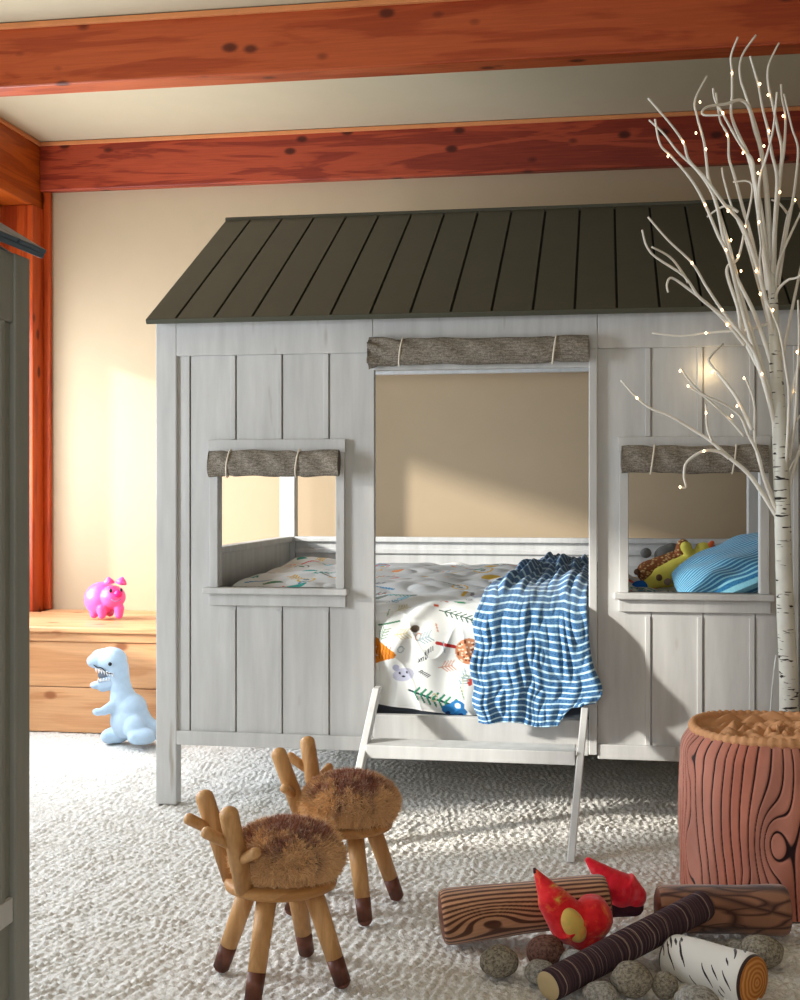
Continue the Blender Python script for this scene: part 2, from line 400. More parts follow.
# ------------------------------------------------------------------ house bed
FY = 3.918; BYK = FY+1.65; X0, X1 = -1.45, .68
H = thing('house_bed', 'whitewashed wooden cabin-shaped child bed with a dark olive pitched roof', 'bed', (-.385, 4.74, 0))
for x in (X0, X1-.071):
    b = MB(); b.box(x, x+.071, FY, FY+.05, 0, 1.583); b.build('post', M['paint'], H, bevel=.004)
    b = MB(); b.box(x, x+.071, BYK-.06, BYK, 0, 1.565); b.build('post', M['paint_plain'], H, bevel=.004)
def panel(x0, x1, wx0, wx1, btx):
    """front wall panel with window hole, rails and battens"""
    yb = FY+.012; ye = FY+.045; zt = 1.585; z0 = .197; oz0, oz1 = .714, 1.15
    p = MB(); yg = yb+.009; p.box(x0, wx0, yg, ye, z0, zt); p.box(wx1, x1, yg, ye, z0, zt); p.box(wx0, wx1, yg, ye, z0, oz0); p.box(wx0, wx1, yg, ye, oz1, zt)
    ed = [x0-.004]+[bb_+.008 for bb_ in btx]+[x1]
    for ea, eb in zip(ed[:-1], ed[1:]):
        ea += .004
        for (sa_, sb_, zr_) in ((ea, min(eb, wx0), ((z0, zt),)), (max(ea, wx0), min(eb, wx1), ((z0, oz0), (oz1, zt))), (max(ea, wx1), eb, ((z0, zt),))):
            if sb_-sa_ > 1e-4:
                for za, zb_ in zr_: p.box(sa_, sb_, yb, yg, za, zb_)
    q = p.build('wall_panel', M['paint'], H)
    r = MB(); r.box(x0, x1, FY, yb, 1.468, zt); r.build('top_rail', M['paint'], H, bevel=.003)
    r = MB(); r.box(x0, x1, FY, yb, z0, .243); r.build('bottom_rail', M['paint'], H, bevel=.003)
    for bxx in btx:
        for (a, c) in (((.243, .640), (1.195, 1.468)) if wx0-.03 < bxx < wx1+.03 else ((.243, 1.468),)):
            r = MB(); r.box(bxx-.008, bxx+.008, yb-.0045, yb+.001, a, c); r.build('batten', M['paint'], H, bevel=.002)
    f = MB(); f.box(wx0-.028, wx0, FY-.004, yb, oz0, 1.15); f.box(wx1, wx1+.028, FY-.004, yb, oz0, 1.15)
    f.box(wx0-.032, wx1+.032, FY-.008, yb, 1.15, 1.193)
    f.box(wx0-.03, wx1+.032, FY-.004, yb, .655, .693); f.build('window_frame', M['paint'], H, bevel=.002)
    s = MB(); s.box(wx0-.045, wx1+.042, FY-.028, ye, .694, .714); s.build('window_sill', M['paint'], H, bevel=.004)
panel(-1.3795, -.725, -1.238, -.846, (-1.345, -1.19, -1.035, -.88))
panel(-.018, .609, .076, .468, (.135, .291, .446, .575))
b = MB(); b.box(-.045, -.019, FY-.006, FY+.045, .21, 1.468); b.build('door_jamb', M['paint'], H, bevel=.003)
b = MB(); b.box(-.725, -.018, FY, FY+.045, 1.412, 1.585); b.build('door_header', M['paint'], H, bevel=.003)
b = MB(); b.box(-.7245, -.0455, FY, FY+.03, .205, .315); b.build('side_rail', M['paint'], H, bevel=.004)
# low rails on the ends and back
for x in (X0+.02, X1-.05):
    b = MB(); b.box(x, x+.03, FY+.06, BYK-.06, .25, .80); b.box(x-.012, x+.042, FY+.06, BYK-.06, .795, .82); b.build('end_rail', M['paint_plain'], H, bevel=.004)
b = MB(); b.box(X0+.071, X1-.071, BYK-.045, BYK-.02, .25, .80); b.box(X0+.071, X1-.071, BYK-.065, BYK-.01, .797, .82)
b.box(X0+.071, X1-.071, BYK-.058, BYK-.045, .745, .768); b.box(X0+.071, X1-.071, BYK-.053, BYK-.045, .60, .70); b.build('back_rail', M['paint_plain'], H, bevel=.004)
b = MB(); b.box(X0+.06, X1-.06, FY+.05, BYK-.06, .25, .275); b.build('bed_base', M['paint_plain'], H)
b = MB(); b.box(X0+.071, X1-.071, BYK-.05, BYK-.01, 1.548, 1.575); b.build('back_top_rail', M['paint_plain'], H, bevel=.003)
# roof
EZ, RZ, RY = 1.567, 2.072, 4.743; EY = FY-.045; EYB = BYK+.045
xa, xb = -1.462, .692
def slope(ye, yr, nm):
    d = Vector((0, yr-ye, RZ-EZ)); L = d.length; d.normalize(); n = Vector((0, -d.z, d.y)) if d.y > 0 else Vector((0, d.z, -d.y))
    def bd(mb, xx0, xx1, s0, s1, t0, t1):
        vs = []
        for x in (xx0, xx1):
            for s in (s0, s1):
                for t in (t0, t1): vs.append(Vector((x, ye, EZ))+d*s+n*t)
        mb.add(vs, [(0, 1, 3, 2), (4, 6, 7, 5), (0, 4, 5, 1), (2, 3, 7, 6), (0, 2, 6, 4), (1, 5, 7, 3)])
    mb = MB(); bd(mb, xa+.004, xb-.004, .004, L-.004, 0, .010); mb.build('roof_underlay', M['roofgap'], H)
    mb = MB(); cuts = [xa-.004]+[-1.362+.1275*i for i in range(17)]
    cuts = [c_ for c_ in cuts if c_ < xb-.03]+[xb+.004]
    for c0_, c1_ in zip(cuts[:-1], cuts[1:]): bd(mb, c0_+.004, c1_-.004, 0, L, .010, .020)
    bd(mb, xa, xb, -.008, 0, .004, .0205)
    mb.build(nm, M['roof'], H, bevel=.0015)
slope(EY, RY, 'roof_slope'); slope(EYB, RY, 'roof_slope')
b = MB(); b.bar((xa-.004, RY, RZ+.016), (xb+.004, RY, RZ+.016), .024, .024); b.build('ridge_cap', M['roof'], H, bevel=.003)
for x in (X0+.005, X1-.045):
    b = MB()
    for s in (1, -1):
        yo = FY+.02 if s == 1 else BYK-.02
        p = Vector((x+.02, yo, 1.555)); q = Vector((x+.02, RY, RZ-.03)); b.bar(p, q, .04, .05, (1, 0, 0))
    b.build('gable_rafter', M['paint_plain'], H, bevel=.003)
b = MB(); b.box(X0+.02, X1-.02, RY-.02, RY+.02, RZ-.085, RZ-.03); b.build('ridge_board', M['paint_plain'], H)

# ------------------------------------------------------------------ rolled shades
def shade(x0, x1, zt, zb, y, ties, label, pleat=0):
    c = Vector(((x0+x1)/2, y, (zt+zb)/2)); T = thing('roll_up_shade', label, 'shade', c, 'rolled linen shades on the house bed')
    n, k = 90, 28; P = np.zeros((k, n, 3)); hz = (zt-zb)/2; sx = np.linspace(0, 1, n)
    for i in range(k):
        a = 2*PI*i/k
        rz = hz*(1+.03*np.sin(sx*23+a)); ry = .024*(1+.15*np.sin(sx*31+2*a))
        for tx in ties: rz = rz*(1-.10*np.exp(-((x0+(x1-x0)*sx-tx)/.012)**2))
        pin = pleat*np.exp(-sx/.12)*.012*np.sin(a*5+sx*40)
        P[i, :, 0] = x0+(x1-x0)*sx; P[i, :, 1] = c.y+(ry+pin)*np.sin(a); P[i, :, 2] = c.z+(rz+pin)*np.cos(a)*.98+.002*np.sin(sx*9+x0)
    grid('linen_roll', P, M['linen'], T, closed=True)
    for x in (x0+.001, x1-.001):
        e = MB()
        e.add([(x, c.y+.0235*math.sin(t*PI/12), c.z+hz*.97*math.cos(t*PI/12)) for t in range(24)]+[(x+(-.003 if x < c.x else .003), c.y+.012*math.sin(t*PI/12), c.z+hz*.5*math.cos(t*PI/12)) for t in range(24)],
              [(t, (t+1) % 24, 24+(t+1) % 24, 24+t) for t in range(24)]+[tuple(range(24, 48))])
        e.build('roll_end', M['linen_end'], T)
    for tx in ties:
        t = MB(); pts = []
        for i in range(-2, 15):
            a = PI*i/12; pts.append((tx+.006*math.cos(a), c.y-.027*math.sin(a), c.z+(hz*.97+.002)*math.cos(a)))
        t.tube(pts, .0028, 6); t.build('tie', M['leather'], T, True)
shade(-1.256, -.828, 1.158, 1.072, FY-.036, (-1.19, -.962), 'short rolled grey linen shade over the left window of the cabin bed')
shade(-.735, -.045, 1.507, 1.422, FY-.028, (-.63, -.15), 'long rolled grey linen shade over the doorway of the cabin bed', 1)
shade(.054, .488, 1.166, 1.080, FY-.036, (.147, .388), 'short rolled mauve-grey linen shade over the right window of the cabin bed')

# ------------------------------------------------------------------ ladder
L = thing('bed_ladder', 'white two-rail leaning ladder with one step at the cabin bed doorway', 'ladder', (-.39, 3.55, 0))
ly0, ly1, lz1 = 3.52, 3.875, .41
for x in (-.745, -.095):
    b = MB(); w = .012
    sp = Matrix.Identity(4)
    vs = []
    for xx in (x, x+.022):
        vs += [(xx-.006, ly0-.03, 0), (xx-.006, ly0+.03, 0), (xx+.032, ly1+.024, lz1), (xx+.032, ly1-.032, lz1)]
    b.add(vs, [(0, 1, 2, 3), (7, 6, 5, 4), (0, 4, 5, 1), (1, 5, 6, 2), (2, 6, 7, 3), (3, 7, 4, 0)])
    b.build('ladder_rail', M['paint_plain'], L, bevel=.003)
b = MB(); b.box(-.708, -.082, 3.705, 3.815, .236, .262); b.box(-.708, -.082, 3.70, 3.712, .222, .262); b.build('step', M['paint_plain'], L, bevel=.003)

# ------------------------------------------------------------------ mattress, duvet, blanket, pillow
b = MB(); b.box(X0+.09, X1-.09, FY+.075, BYK-.09, .276, .52)
tag(b.build('mattress', M['mattress'], None, bevel=.04, origin=(-.385, 4.74, .276)), 'dark mattress mostly hidden under the printed duvet of the cabin bed', 'mattress')
nu, nv = 620, 520
ux = np.linspace(-1.352, .56, nu); q = np.concatenate([np.linspace(2.10, .66, 250), np.linspace(.658, .335, 270)])
UX, Q = np.meshgrid(ux, q, indexing='ij')
Yf = 3.965
top = Q > .66
tt = np.clip((Q-.66)/1.44, 0, 1)
# path: front drop then rounded shoulder then top
R = .085
Yt = Yf+R+(Q-.66-.06)*.985
Yy = np.where(Q > .72, Yt, 0); Zz = np.where(Q > .72, .665+.055*np.sin(np.clip((Q-.72)/1.3, 0, 1)*PI*.72), 0)
sh = (Q <= .72) & (Q > .56)
an = np.clip((.72-Q)/.16, 0, 1)*PI/2
Yy = np.where(sh, Yf+R-R*np.sin(an), Yy); Zz = np.where(sh, .665-R+R*np.cos(an), Zz)
dn = Q <= .56
Yy = np.where(dn, Yf-.0, Yy); Zz = np.where(dn, .58-(.56-Q)*1.08, Zz)
door = 1/(1+np.exp(-(UX+.71)/.012))*1/(1+np.exp((UX+.06)/.012))
belly = np.where(dn | sh, np.sin(np.clip((.70-Q)/.36, 0, 1)*PI)**.8, 0)
fold = .5*np.abs(wav(UX*1.0, Q*.8, 21, 2.0))-.2
wr = .010*wav(UX, Q*.6, 22, 5)+.006*(1-np.abs(np.sin(9*UX+14*Q+1.3*wav(UX, Q, 23, 2.5)))**.5)*2
Yy = Yy-door*belly*(.018+.012*wav(UX, Q, 24, 3.2))-np.where(dn | sh, door*wr*.8, 0)
# diagonal creases gathering toward the left shoulder
cr = np.exp(-(((UX+.60)-(Q-.60)*.55)/.03)**2)*np.exp(-((Q-.58)/.13)**2)
Yy = Yy-door*cr*.02; Zz = Zz+np.where(Q > .6, cr*.01, 0)
Zz = Zz+np.where(Q > .66, .010*wav(UX, Q, 25, 1.6)+.007*np.abs(wav(UX, Q, 26, 3.8)), 0)*np.clip((Q-.6)/.15, 0, 1)
Zz = Zz-np.where(Q > 1.98, (Q-1.98)*1.2, 0)
Zz = Zz-.06*np.clip((UX-.0)/.12, 0, 1)*np.clip((Q-.62)/.1, 0, 1)
endd = np.clip((-1.25-UX)/.10, 0, 1); Zz = Zz-endd**2*.03
endr = np.clip((UX-.5)/.06, 0, 1); Zz = Zz-endr**2*.07
hem = np.where(Q < .40, (.40-Q)*.35*np.sin(UX*6.0+1.0), 0); Zz = Zz+hem
Yy = np.where((Yy < Yf-.0) & (door < .5), Yf, Yy)
colr = np.ones((nu, nv, 3))*np.array(lin((224, 226, 224)))
def paint(mask, c): colr[mask] = lin(c)
def seg_mask(x0, q0, x1, q1, w):
    dx, dq = x1-x0, q1-q0; L2 = dx*dx+dq*dq; t = np.clip(((UX-x0)*dx+(Q-q0)*dq)/L2, 0, 1)
    return np.hypot(UX-x0-t*dx, Q-q0-t*dq) < w
def ell(x, q_, rx, rq, a=0):
    c, s = math.cos(a), math.sin(a); u_ = (UX-x)*c+(Q-q_)*s; v_ = -(UX-x)*s+(Q-q_)*c
    return (u_/rx)**2+(v_/rq)**2 < 1
def ring(x, q_, rx, rq, w=.25, a=0): return ell(x, q_, rx, rq, a) & ~ell(x, q_, rx*(1-w), rq*(1-w), a)
def sprig(x, q_, a, L_, c, c2=None, w=.0022, n=6):
    ex, eq = x+L_*math.cos(a), q_+L_*math.sin(a); paint(seg_mask(x, q_, ex, eq, w), c)
    for i in range(1, n+1):
        f = i/(n+.5); px_, pq = x+(ex-x)*f, q_+(eq-q_)*f
        for sgn in (1, -1):
            paint(seg_mask(px_, pq, px_+.022*math.cos(a+sgn*.8), pq+.022*math.sin(a+sgn*.8), w*1.1), c2 or c)
def feather(x, q_, a, c): 
    for k in range(6): paint(seg_mask(x+.006*k*math.cos(a), q_+.006*k*math.sin(a), x+.006*k*math.cos(a)+.012*math.cos(a+1), q_+.006*k*math.sin(a)+.012*math.sin(a+1), .0016), c)
def DP(px, py):
    p = at(px, py, 3.95); z = p.z; return p.x, (z if z < .56 and False else (.56-(.58-z)/1.08 if z < .58 else .56+.16*(z-.58)/.085))
# printed picture motifs on the front drop
x, y_ = DP(384, 652); paint(ell(x, y_, .034, .017, -.1) | seg_mask(x-.03, y_+.03, x+.03, y_-.005, .012) | seg_mask(x-.03, y_-.025, x+.03, y_-.005, .010), (216, 132, 40))
for k in range(5): paint(seg_mask(x-.03+.012*k, y_-.02, x-.022+.012*k, y_+.02, .0015), (150, 72, 24))
x, y_ = DP(457, 606); paint(ell(x, y_, .020, .009, -.2), (30, 140, 84)); x, y_ = DP(465, 600); paint(ring(x, y_, .012, .01), (90, 96, 110))
x, y_ = DP(434, 612); paint(ell(x, y_, .009, .007), (200, 80, 50)); x, y_ = DP(444, 606); paint(ell(x, y_, .008, .006), (170, 66, 50))
x, y_ = DP(438, 617); sprig(x, y_, -.35, .12, (60, 84, 72), (70, 100, 88))
x, y_ = DP(438, 642); x2, y2 = DP(462, 648); paint(seg_mask(x, y_, x2, y2, .005), (170, 48, 48))
x, y_ = DP(469, 651); paint(ell(x, y_, .042, .038), (196, 132, 96))
for k in range(46):
    a_, r_ = rnd.random()*2*PI, .036*math.sqrt(rnd.random()); paint(ell(x+r_*math.cos(a_), y_+r_*math.sin(a_), .0036, .003), (104, 50, 30) if k % 2 else (236, 214, 190))
x, y_ = DP(416, 629); paint(ell(x, y_, .014, .013), (104, 88, 76))
x, y_ = DP(403, 675); paint(ell(x, y_, .036, .02, .2), (186, 188, 206)); paint(ell(x-.012, y_+.004, .004, .004) | ell(x+.012, y_+.008, .004, .004) | ell(x, y_-.006, .006, .003), (44, 44, 60)); x, y_ = DP(396, 668); paint(ell(x, y_, .011, .011), (170, 172, 196))
x, y_ = DP(419, 662); feather(x, y_, .4, (70, 76, 82)); x, y_ = DP(419, 672); feather(x, y_, -.5, (70, 76, 82)); x, y_ = DP(426, 655); feather(x, y_, .6, (96, 100, 104))
x, y_ = DP(408, 690); sprig(x, y_, -.2, .15, (40, 70, 74), (34, 130, 96), .0026, 7)
x, y_ = DP(454, 705); paint(ell(x, y_, .042, .014, -.05) | ell(x+.01, y_+.012, .024, .012), (40, 110, 168)); paint(ell(x+.012, y_+.012, .010, .006), (206, 220, 226)); paint(ell(x-.02, y_-.008, .008, .006) | ell(x+.022, y_-.01, .008, .006), (30, 50, 90))
x, y_ = DP(470, 682); paint(ell(x, y_, .008, .012), (190, 70, 60)); x, y_ = DP(478, 690); paint(ell(x, y_, .008, .009), (190, 70, 60))
x, y_ = DP(378, 627); paint(seg_mask(x, y_, x+.07, y_+.018, .003), (70, 130, 96)); x, y_ = DP(392, 606); sprig(x-.03, y_-.02, .9, .08, (90, 110, 110), (120, 160, 180))
x, y_ = DP(382, 600); paint(ell(x+.05, y_, .02, .02), (150, 200, 220))
x, y_ = DP(378, 585); paint(ell(x, y_, .02, .02), (120, 190, 220))
for k in range(16):
    x, y_ = DP(rnd.uniform(380, 475), rnd.uniform(600, 700)); c = ((150, 170, 178), (200, 150, 130), (140, 160, 140), (196, 186, 150))[k % 4]
    if k % 3 == 0: sprig(x, y_, rnd.uniform(0, PI), .045, c, c, .0016, 4)
    elif k % 3 == 1: paint(ring(x, y_, .012, .009, .3, k), c)
    else: paint(seg_mask(x, y_, x+.03*math.cos(k), y_+.03*math.sin(k), .0022), c)
# top of the bed
pal = [(214, 80, 60), (40, 150, 140), (226, 180, 50), (90, 150, 190), (120, 130, 120), (226, 140, 60), (60, 120, 80), (150, 190, 210), (160, 160, 170)]
for k in range(150):
    x = rnd.uniform(-1.3, .3); y_ = rnd.uniform(.78, 2.0); c = pal[k % 9]; kk = k % 5; a_ = rnd.uniform(0, PI)
    if kk == 0: sprig(x, y_, a_, rnd.uniform(.08, .14), c, pal[(k+4) % 9], .003)
    elif kk == 1: paint(ell(x, y_, .038, .024, a_), c)
    elif kk == 2: paint(ring(x, y_, .04, .03, .22, a_), c); paint(ell(x, y_, .012, .012), pal[(k+2) % 9])
    elif kk == 3: paint(seg_mask(x, y_, x+.09*math.cos(a_), y_+.09*math.sin(a_), .006), c)
    else: paint(ell(x, y_, .03, .012, a_) | ell(x+.03*math.cos(a_), y_+.03*math.sin(a_), .014, .014), c)
paint(ell(-1.08, .95, .05, .05), (20, 160, 150))
o = grid('duvet', np.stack([UX, Yy, Zz], -1), M['vfabric'], None, (-.4, 4.7, .5), col=colr)
tag(o, 'white duvet printed with small colourful animals and leaves on the cabin bed', 'duvet')
def duvet_z(Y_): return .665+.055*math.sin(min(1, max(0, (Y_-Yf-R)/.985/1.3))*PI*.72)
# striped throw
ns, ntt = 340, 240
s = np.linspace(0, 1, ns); tq = np.linspace(0, 1, ntt); SS, TT = np.meshgrid(s, tq, indexing='ij')
key = [0, .14, .30, .42, .49, .55, .62, .80, 1.0]
ky = [5.05, 4.80, 4.45, 4.15, 4.00, 3.905, 3.862, 3.845, 3.842]
kz = [.755, .760, .752, .735, .708, .665, .60, .45, .315]
kl = [-.235, -.275, -.325, -.365, -.385, -.392, -.396, -.402, -.385]
kr = [-.02, -.015, -.02, -.04, -.052, -.052, -.046, -.030, -.085]
def sm(a): 
    f = np.interp(s, key, a); k = np.hanning(25); k /= k.sum(); return np.convolve(np.pad(f, 12, 'edge'), k, 'valid')
YY, ZZ, LL, RR = (sm(a)[:, None] for a in (ky, kz, kl, kr))
Xb = LL+(RR-LL)*TT+.006*np.sin(SS*40)*(1-TT)
topm = 1/(1+np.exp((SS-.46)*28)); fr = 1-topm
gat = wav(TT*1.1+SS*.5, SS*.8, 31, 2.6)*.5+wav(TT*1.5, SS*.9+.3*TT, 32, 3.6)*.3
Zb = ZZ+topm*np.clip((SS-.02)/.2, 0, 1)*(.011*gat+.014*np.abs(wav(TT*1.1, SS*1.2, 33, 3)))+.02*np.exp(-((SS-.2)/.1)**2)*np.exp(-((TT-.5)/.3)**2)
Yb = YY-fr*(.006+.009*np.abs(wav(TT*1.2, SS*.4, 34, 2.2))+.006*np.abs(wav(TT*2, SS*.9, 35, 4)))-fr*.015*np.sin(PI*np.clip((SS-.5)*2, 0, 1))
Zb = Zb-fr*(.006*np.sin(TT*9+1)+.012*np.exp(-((TT-.55)/.2)**2)*np.clip((SS-.85)*6, 0, 1))
edge = np.exp(-TT/.03)+np.exp(-(1-TT)/.03)
Yb = Yb+fr*edge*.008; Zb = Zb-topm*edge*.02
# lower right corner kicks out over the ladder top
kick = np.exp(-((SS-.86)/.08)**2)*np.clip((TT-.75)*4, 0, 1); Xb = Xb+kick*.04; Yb = Yb-kick*.028
cut = np.clip((SS-.90)/.1, 0, 1)*np.clip((TT-.82)/.18, 0, 1); Zb = Zb+cut*.10
uv = np.stack([TT, SS+.010*wav(TT*1.2, SS, 36, 1.6)+.006*gat*topm], -1)
o = grid('throw_blanket', np.stack([Xb, Yb, Zb], -1), M['blanket'], None, (-.25, 4.0, .6), uv=uv)
m = o.modifiers.new('t', 'SOLIDIFY'); m.thickness = .005
tag(o, 'blue and white striped jersey throw hanging over the duvet edge in the doorway', 'blanket')
# pillow
k1, k2 = 90, 90; a = np.linspace(-1, 1, k1); A_, B_ = np.meshgrid(a, a, indexing='ij')
def pillow(hx, hy, hz):
    ed = (1-np.abs(A_)**2.6)*(1-np.abs(B_)**2.6); t_ = np.sign(ed)*np.abs(ed)**.5
    pin = 1-.06*(np.abs(A_)*np.abs(B_))**2
    return [np.stack([A_*hx*pin, B_*hy*pin, sg*hz*t_+.006*wav(A_, B_, 41, 1.2)*t_], -1) for sg in (1, -1)]
up, lo = pillow(.195, .30, .062)
P = np.concatenate([up, lo[::-1]], 0); U2 = np.stack([np.concatenate([A_, A_[::-1]], 0)*.5+.5, np.concatenate([B_, B_[::-1]], 0)*.5+.5], -1)
# stripes run along x on this pillow
Rm = (Matrix.Rotation(math.radians(-24), 3, 'Y') @ Matrix.Rotation(math.radians(8), 3, 'X'))
Rn = np.array(Rm); P = P @ Rn.T+np.array((.425, 4.33, .765))
o = grid('pillow', P, M['pillow'], None, (.425, 4.33, .70), uv=U2)
tag(o, 'blue striped pillow propped at the right end of the bed behind the window', 'pillow')

# ------------------------------------------------------------------ plush toys on the bed
def cap(mb, p, r0, q_, r1, n=14):
    p, q_ = Vector(p), Vector(q_); mb.ball(p, r0, n, 10); mb.ball(q_, r1, n, 10); mb.tube([p, q_], [r0, r1], n)
def paint_pts(o, base, spots):
    pass
YT = 4.80
M['yplush'] = plain('lime_yellow_plush', (218, 206, 92), .95, .3, 200, .12)
M['bplush'] = None
def knit():
    m, t, b = nt('brown_knit_plush', .95, .1)
    vo = N(t, 'ShaderNodeTexVoronoi'); t.links.new(coords(t, (1, 1, 1.6)), vo.inputs['Vector']); vo.inputs['Scale'].default_value = 75
    t.links.new(ramp(t, vo.outputs['Distance'], [(.2, lin((212, 180, 124))), (.5, lin((140, 86, 56)))]), b.inputs['Base Color'])
    bump(t, b, vo.outputs['Distance'], .6, .006); return m
M['bplush'] = knit()
M['gplush'] = plain('grey_plush', (112, 112, 108), .95, .4, 200, .15)
M['rplush'] = plain('dark_red_plush', (120, 44, 44), .95, .4, 200, .2)
M['blueplush'] = plain('blue_plush', (30, 104, 190), .95, .3, 200)
M['teal'] = plain('teal_felt', (20, 130, 130), .9); M['brownfelt'] = plain('brown_felt', (110, 82, 60), .9); M['mauve'] = plain('mauve_felt', (150, 130, 120), .9)
M['orange'] = plain('orange_plush', (226, 110, 60), .9)
# yellow spotted giraffe lying on its back
T = thing('plush_giraffe', 'lime yellow plush giraffe with spots and a blue foot, lying on the bed', 'soft toy', at(680, 585, YT), 'soft toys beside the pillow')
b = MB(); cap(b, at(662, 577, YT), .040, at(676, 568, YT), .036); cap(b, at(676, 568, YT), .034, at(702, 552, YT), .022); b.ball(at(704, 549, YT), (.034, .028, .026)); cap(b, at(689, 553, YT-.01), .018, at(686, 547, YT-.01), .022)
cap(b, at(662, 577, YT), .034, at(648, 585, YT), .024); cap(b, at(674, 574, YT+.05), .03, at(664, 586, YT+.05), .02)
blob(b, 'body', M['yplush'], T, .004, 5)
b = MB(); b.ball(at(641, 585.5, YT-.005), (.034, .026, .019)); b.build('foot', M['blueplush'], T, True)['label'] = 'blue foot'
for px, py, r, mt in ((659, 577, .013, 'brownfelt'), (667, 581, .014, 'mauve'), (676, 570, .010, 'teal'), (686, 563, .008, 'mauve'), (694, 558, .007, 'brownfelt')):
    b = MB(); c = at(px, py, YT); c.y -= .034 if r > .01 else .03; b.ball(c, (r, .008, r)); b.build('spot', M[mt], T, True)
b = MB(); cap(b, at(708, 548, YT-.01), .013, at(712, 543, YT-.01), .009); b.build('ear', M['orange'], T, True)
# brown knitted hedgehog
T = thing('plush_hedgehog', 'brown knitted plush with tan flecks lying behind the yellow giraffe', 'soft toy', at(662, 585, YT+.12), 'soft toys beside the pillow')
b = MB(); cap(b, at(648, 572, YT+.09), .044, at(674, 561, YT+.10), .038); blob(b, 'body', M['bplush'], T, .005, 5)
b = MB(); cap(b, at(681, 552, YT+.08), .026, at(683, 545, YT+.08), .024); blob(b, 'head', M['bplush'], T, .004, 4)
b = MB(); b.ball(at(637, 572, YT+.07), .012); b.build('nose', M['brownfelt'], T, True)
# grey mouse
T = thing('plush_mouse', 'grey plush mouse tucked behind the brown knitted plush', 'soft toy', at(665, 575, YT+.25), 'soft toys beside the pillow')
b = MB(); cap(b, at(664, 556, YT+.24), .040, at(672, 553, YT+.25), .040); blob(b, 'body', M['gplush'], T, .005, 5)
b = MB(); b.ball(at(646, 553, YT+.22), (.022, .012, .020)); b.build('ear', M['gplush'], T, True)
# dark red bear
T = thing('plush_bear', 'dark red plush bear leaning against the blue striped pillow', 'soft toy', at(708, 575, YT+.14), 'soft toys beside the pillow')
b = MB(); cap(b, at(700, 568, YT+.12), .044, at(708, 556, YT+.12), .036); b.ball(at(699, 546, YT+.12), .012); b.ball(at(714, 548, YT+.12), .012); blob(b, 'body', M['rplush'], T, .004, 5)
b = MB(); b.ball(at(711, 552, YT+.085), (.014, .012, .011)); b.build('muzzle', M['brownfelt'], T, True)

# ------------------------------------------------------------------ pig on the bench
pc = on_floor(106, 619, .45); SC = pc.dot(Vector((-SA, CA, 0)))/FP     # metres per pixel there
T = thing('pig_figurine', 'glossy translucent pink pig standing on the wooden bench', 'pig toy', pc)
T.rotation_euler = (0, 0, 0)
def rel(px, py, dy=0): return at(px, py, pc.y+dy)
b = MB(); b.ball(rel(102, 599), (.078, .085, .078), 28, 18); b.ball(rel(113, 597, -.035), (.056, .06, .052), 24, 16)
for px, dy in ((94, -.04), (102, -.06), (110, .04), (119, -.045)):
    p = rel(px, 612, dy); cap(b, (p.x, p.y, .475), .019, (p.x, p.y, .505), .024)
blob(b, 'body', M['pig'], T, .004, 5)
for px in (109, 121):
    b = MB(); p = rel(px, 583, -.06); q_ = rel(px-.5 if px < 115 else px+1.5, 577, -.065); b.tube([p, (p+q_)/2, q_], [.026, .019, .004], 12); b.build('ear', M['pig'], T, True)
b = MB(); b.ball(rel(118, 594, -.094), (.020, .014, .017)); b.build('snout', M['magenta'], T, True)
for px in (110.5, 121):
    b = MB(); b.ball(rel(px, 590.5, -.087), (.007, .006, .010)); b.build('eye', M['black'], T, True)
b = MB(); b.tube([rel(111+i*1.25, 599+2.4*math.sin(PI*i/8), -.090-.006*math.sin(PI*i/8)) for i in range(9)], .0022, 6); b.build('smile', M['purple'], T, True)
b = MB(); b.tube([rel(107+.8*i, 587-1.2*math.sin(i), -.083) for i in range(5)], .002, 6); b.build('eyebrow', M['purple'], T, True)

# ------------------------------------------------------------------ dinosaur
dc = on_floor(130, 745); dY = dc.y
T = thing('plush_dinosaur', 'pale blue plush dinosaur with open toothy mouth sitting on the carpet', 'soft toy', dc)
def D(px, py, dy=0): return at(px, py, dY+dy)
b = MB()
cap(b, D(127, 714), .066, D(123, 698), .054); cap(b, D(123, 698), .049, D(120, 683), .042)
b.ball(D(131, 721), (.084, .080, .072), 24, 16); b.ball(D(131, 709), (.066, .066, .066), 24, 16)
cap(b, D(120, 683), .041, D(117, 668), .048); b.ball(D(112, 660), (.062, .056, .052), 24, 16); cap(b, D(111, 658), .046, D(100, 659), .040); b.ball(D(96.5, 661), (.040, .040, .030))
cap(b, D(138, 722), .055, D(152, 730), .040); cap(b, D(152, 730), .040, D(166, 735, .06), .022); b.ball(D(172, 737, .09), .02)
for px, py, dy in ((113, 735, .03), (140, 736, -.07)):
    b.ball(D(px+3, py, dy), (.056, .050, .034)); b.ball(D(px-3, py+1, dy-.015), (.038, .040, .031))
b.ball(D(135, 728, -.06), (.045, .04, .05))
cap(b, D(113, 706, -.04), .024, D(104, 711, -.055), .019); b.ball(D(98, 712, -.06), (.025, .018, .016))
blob(b, 'body', M['dino'], T, .005, 7)
b = MB(); cap(b, D(114, 681, -.006), .034, D(103, 685, -.01), .028); b.ball(D(97, 685, -.01), (.028, .032, .016)); blob(b, 'lower_jaw', M['dino'], T, .004, 5)
b = MB(); cap(b, D(112, 673.5, -.012), .021, D(101, 675, -.012), .014); blob(b, 'mouth', M['mouth'], T, .004, 2)
for i in range(7):
    b = MB(); px = 96+i*2.7; py = 668.5+i*.75; p = D(px, py, -.038-.002*i); q_ = D(px+.3, py+4, -.036-.002*i); b.tube([p, q_], [.0055, .001], 6); b.build('tooth', M['white'], T, True)
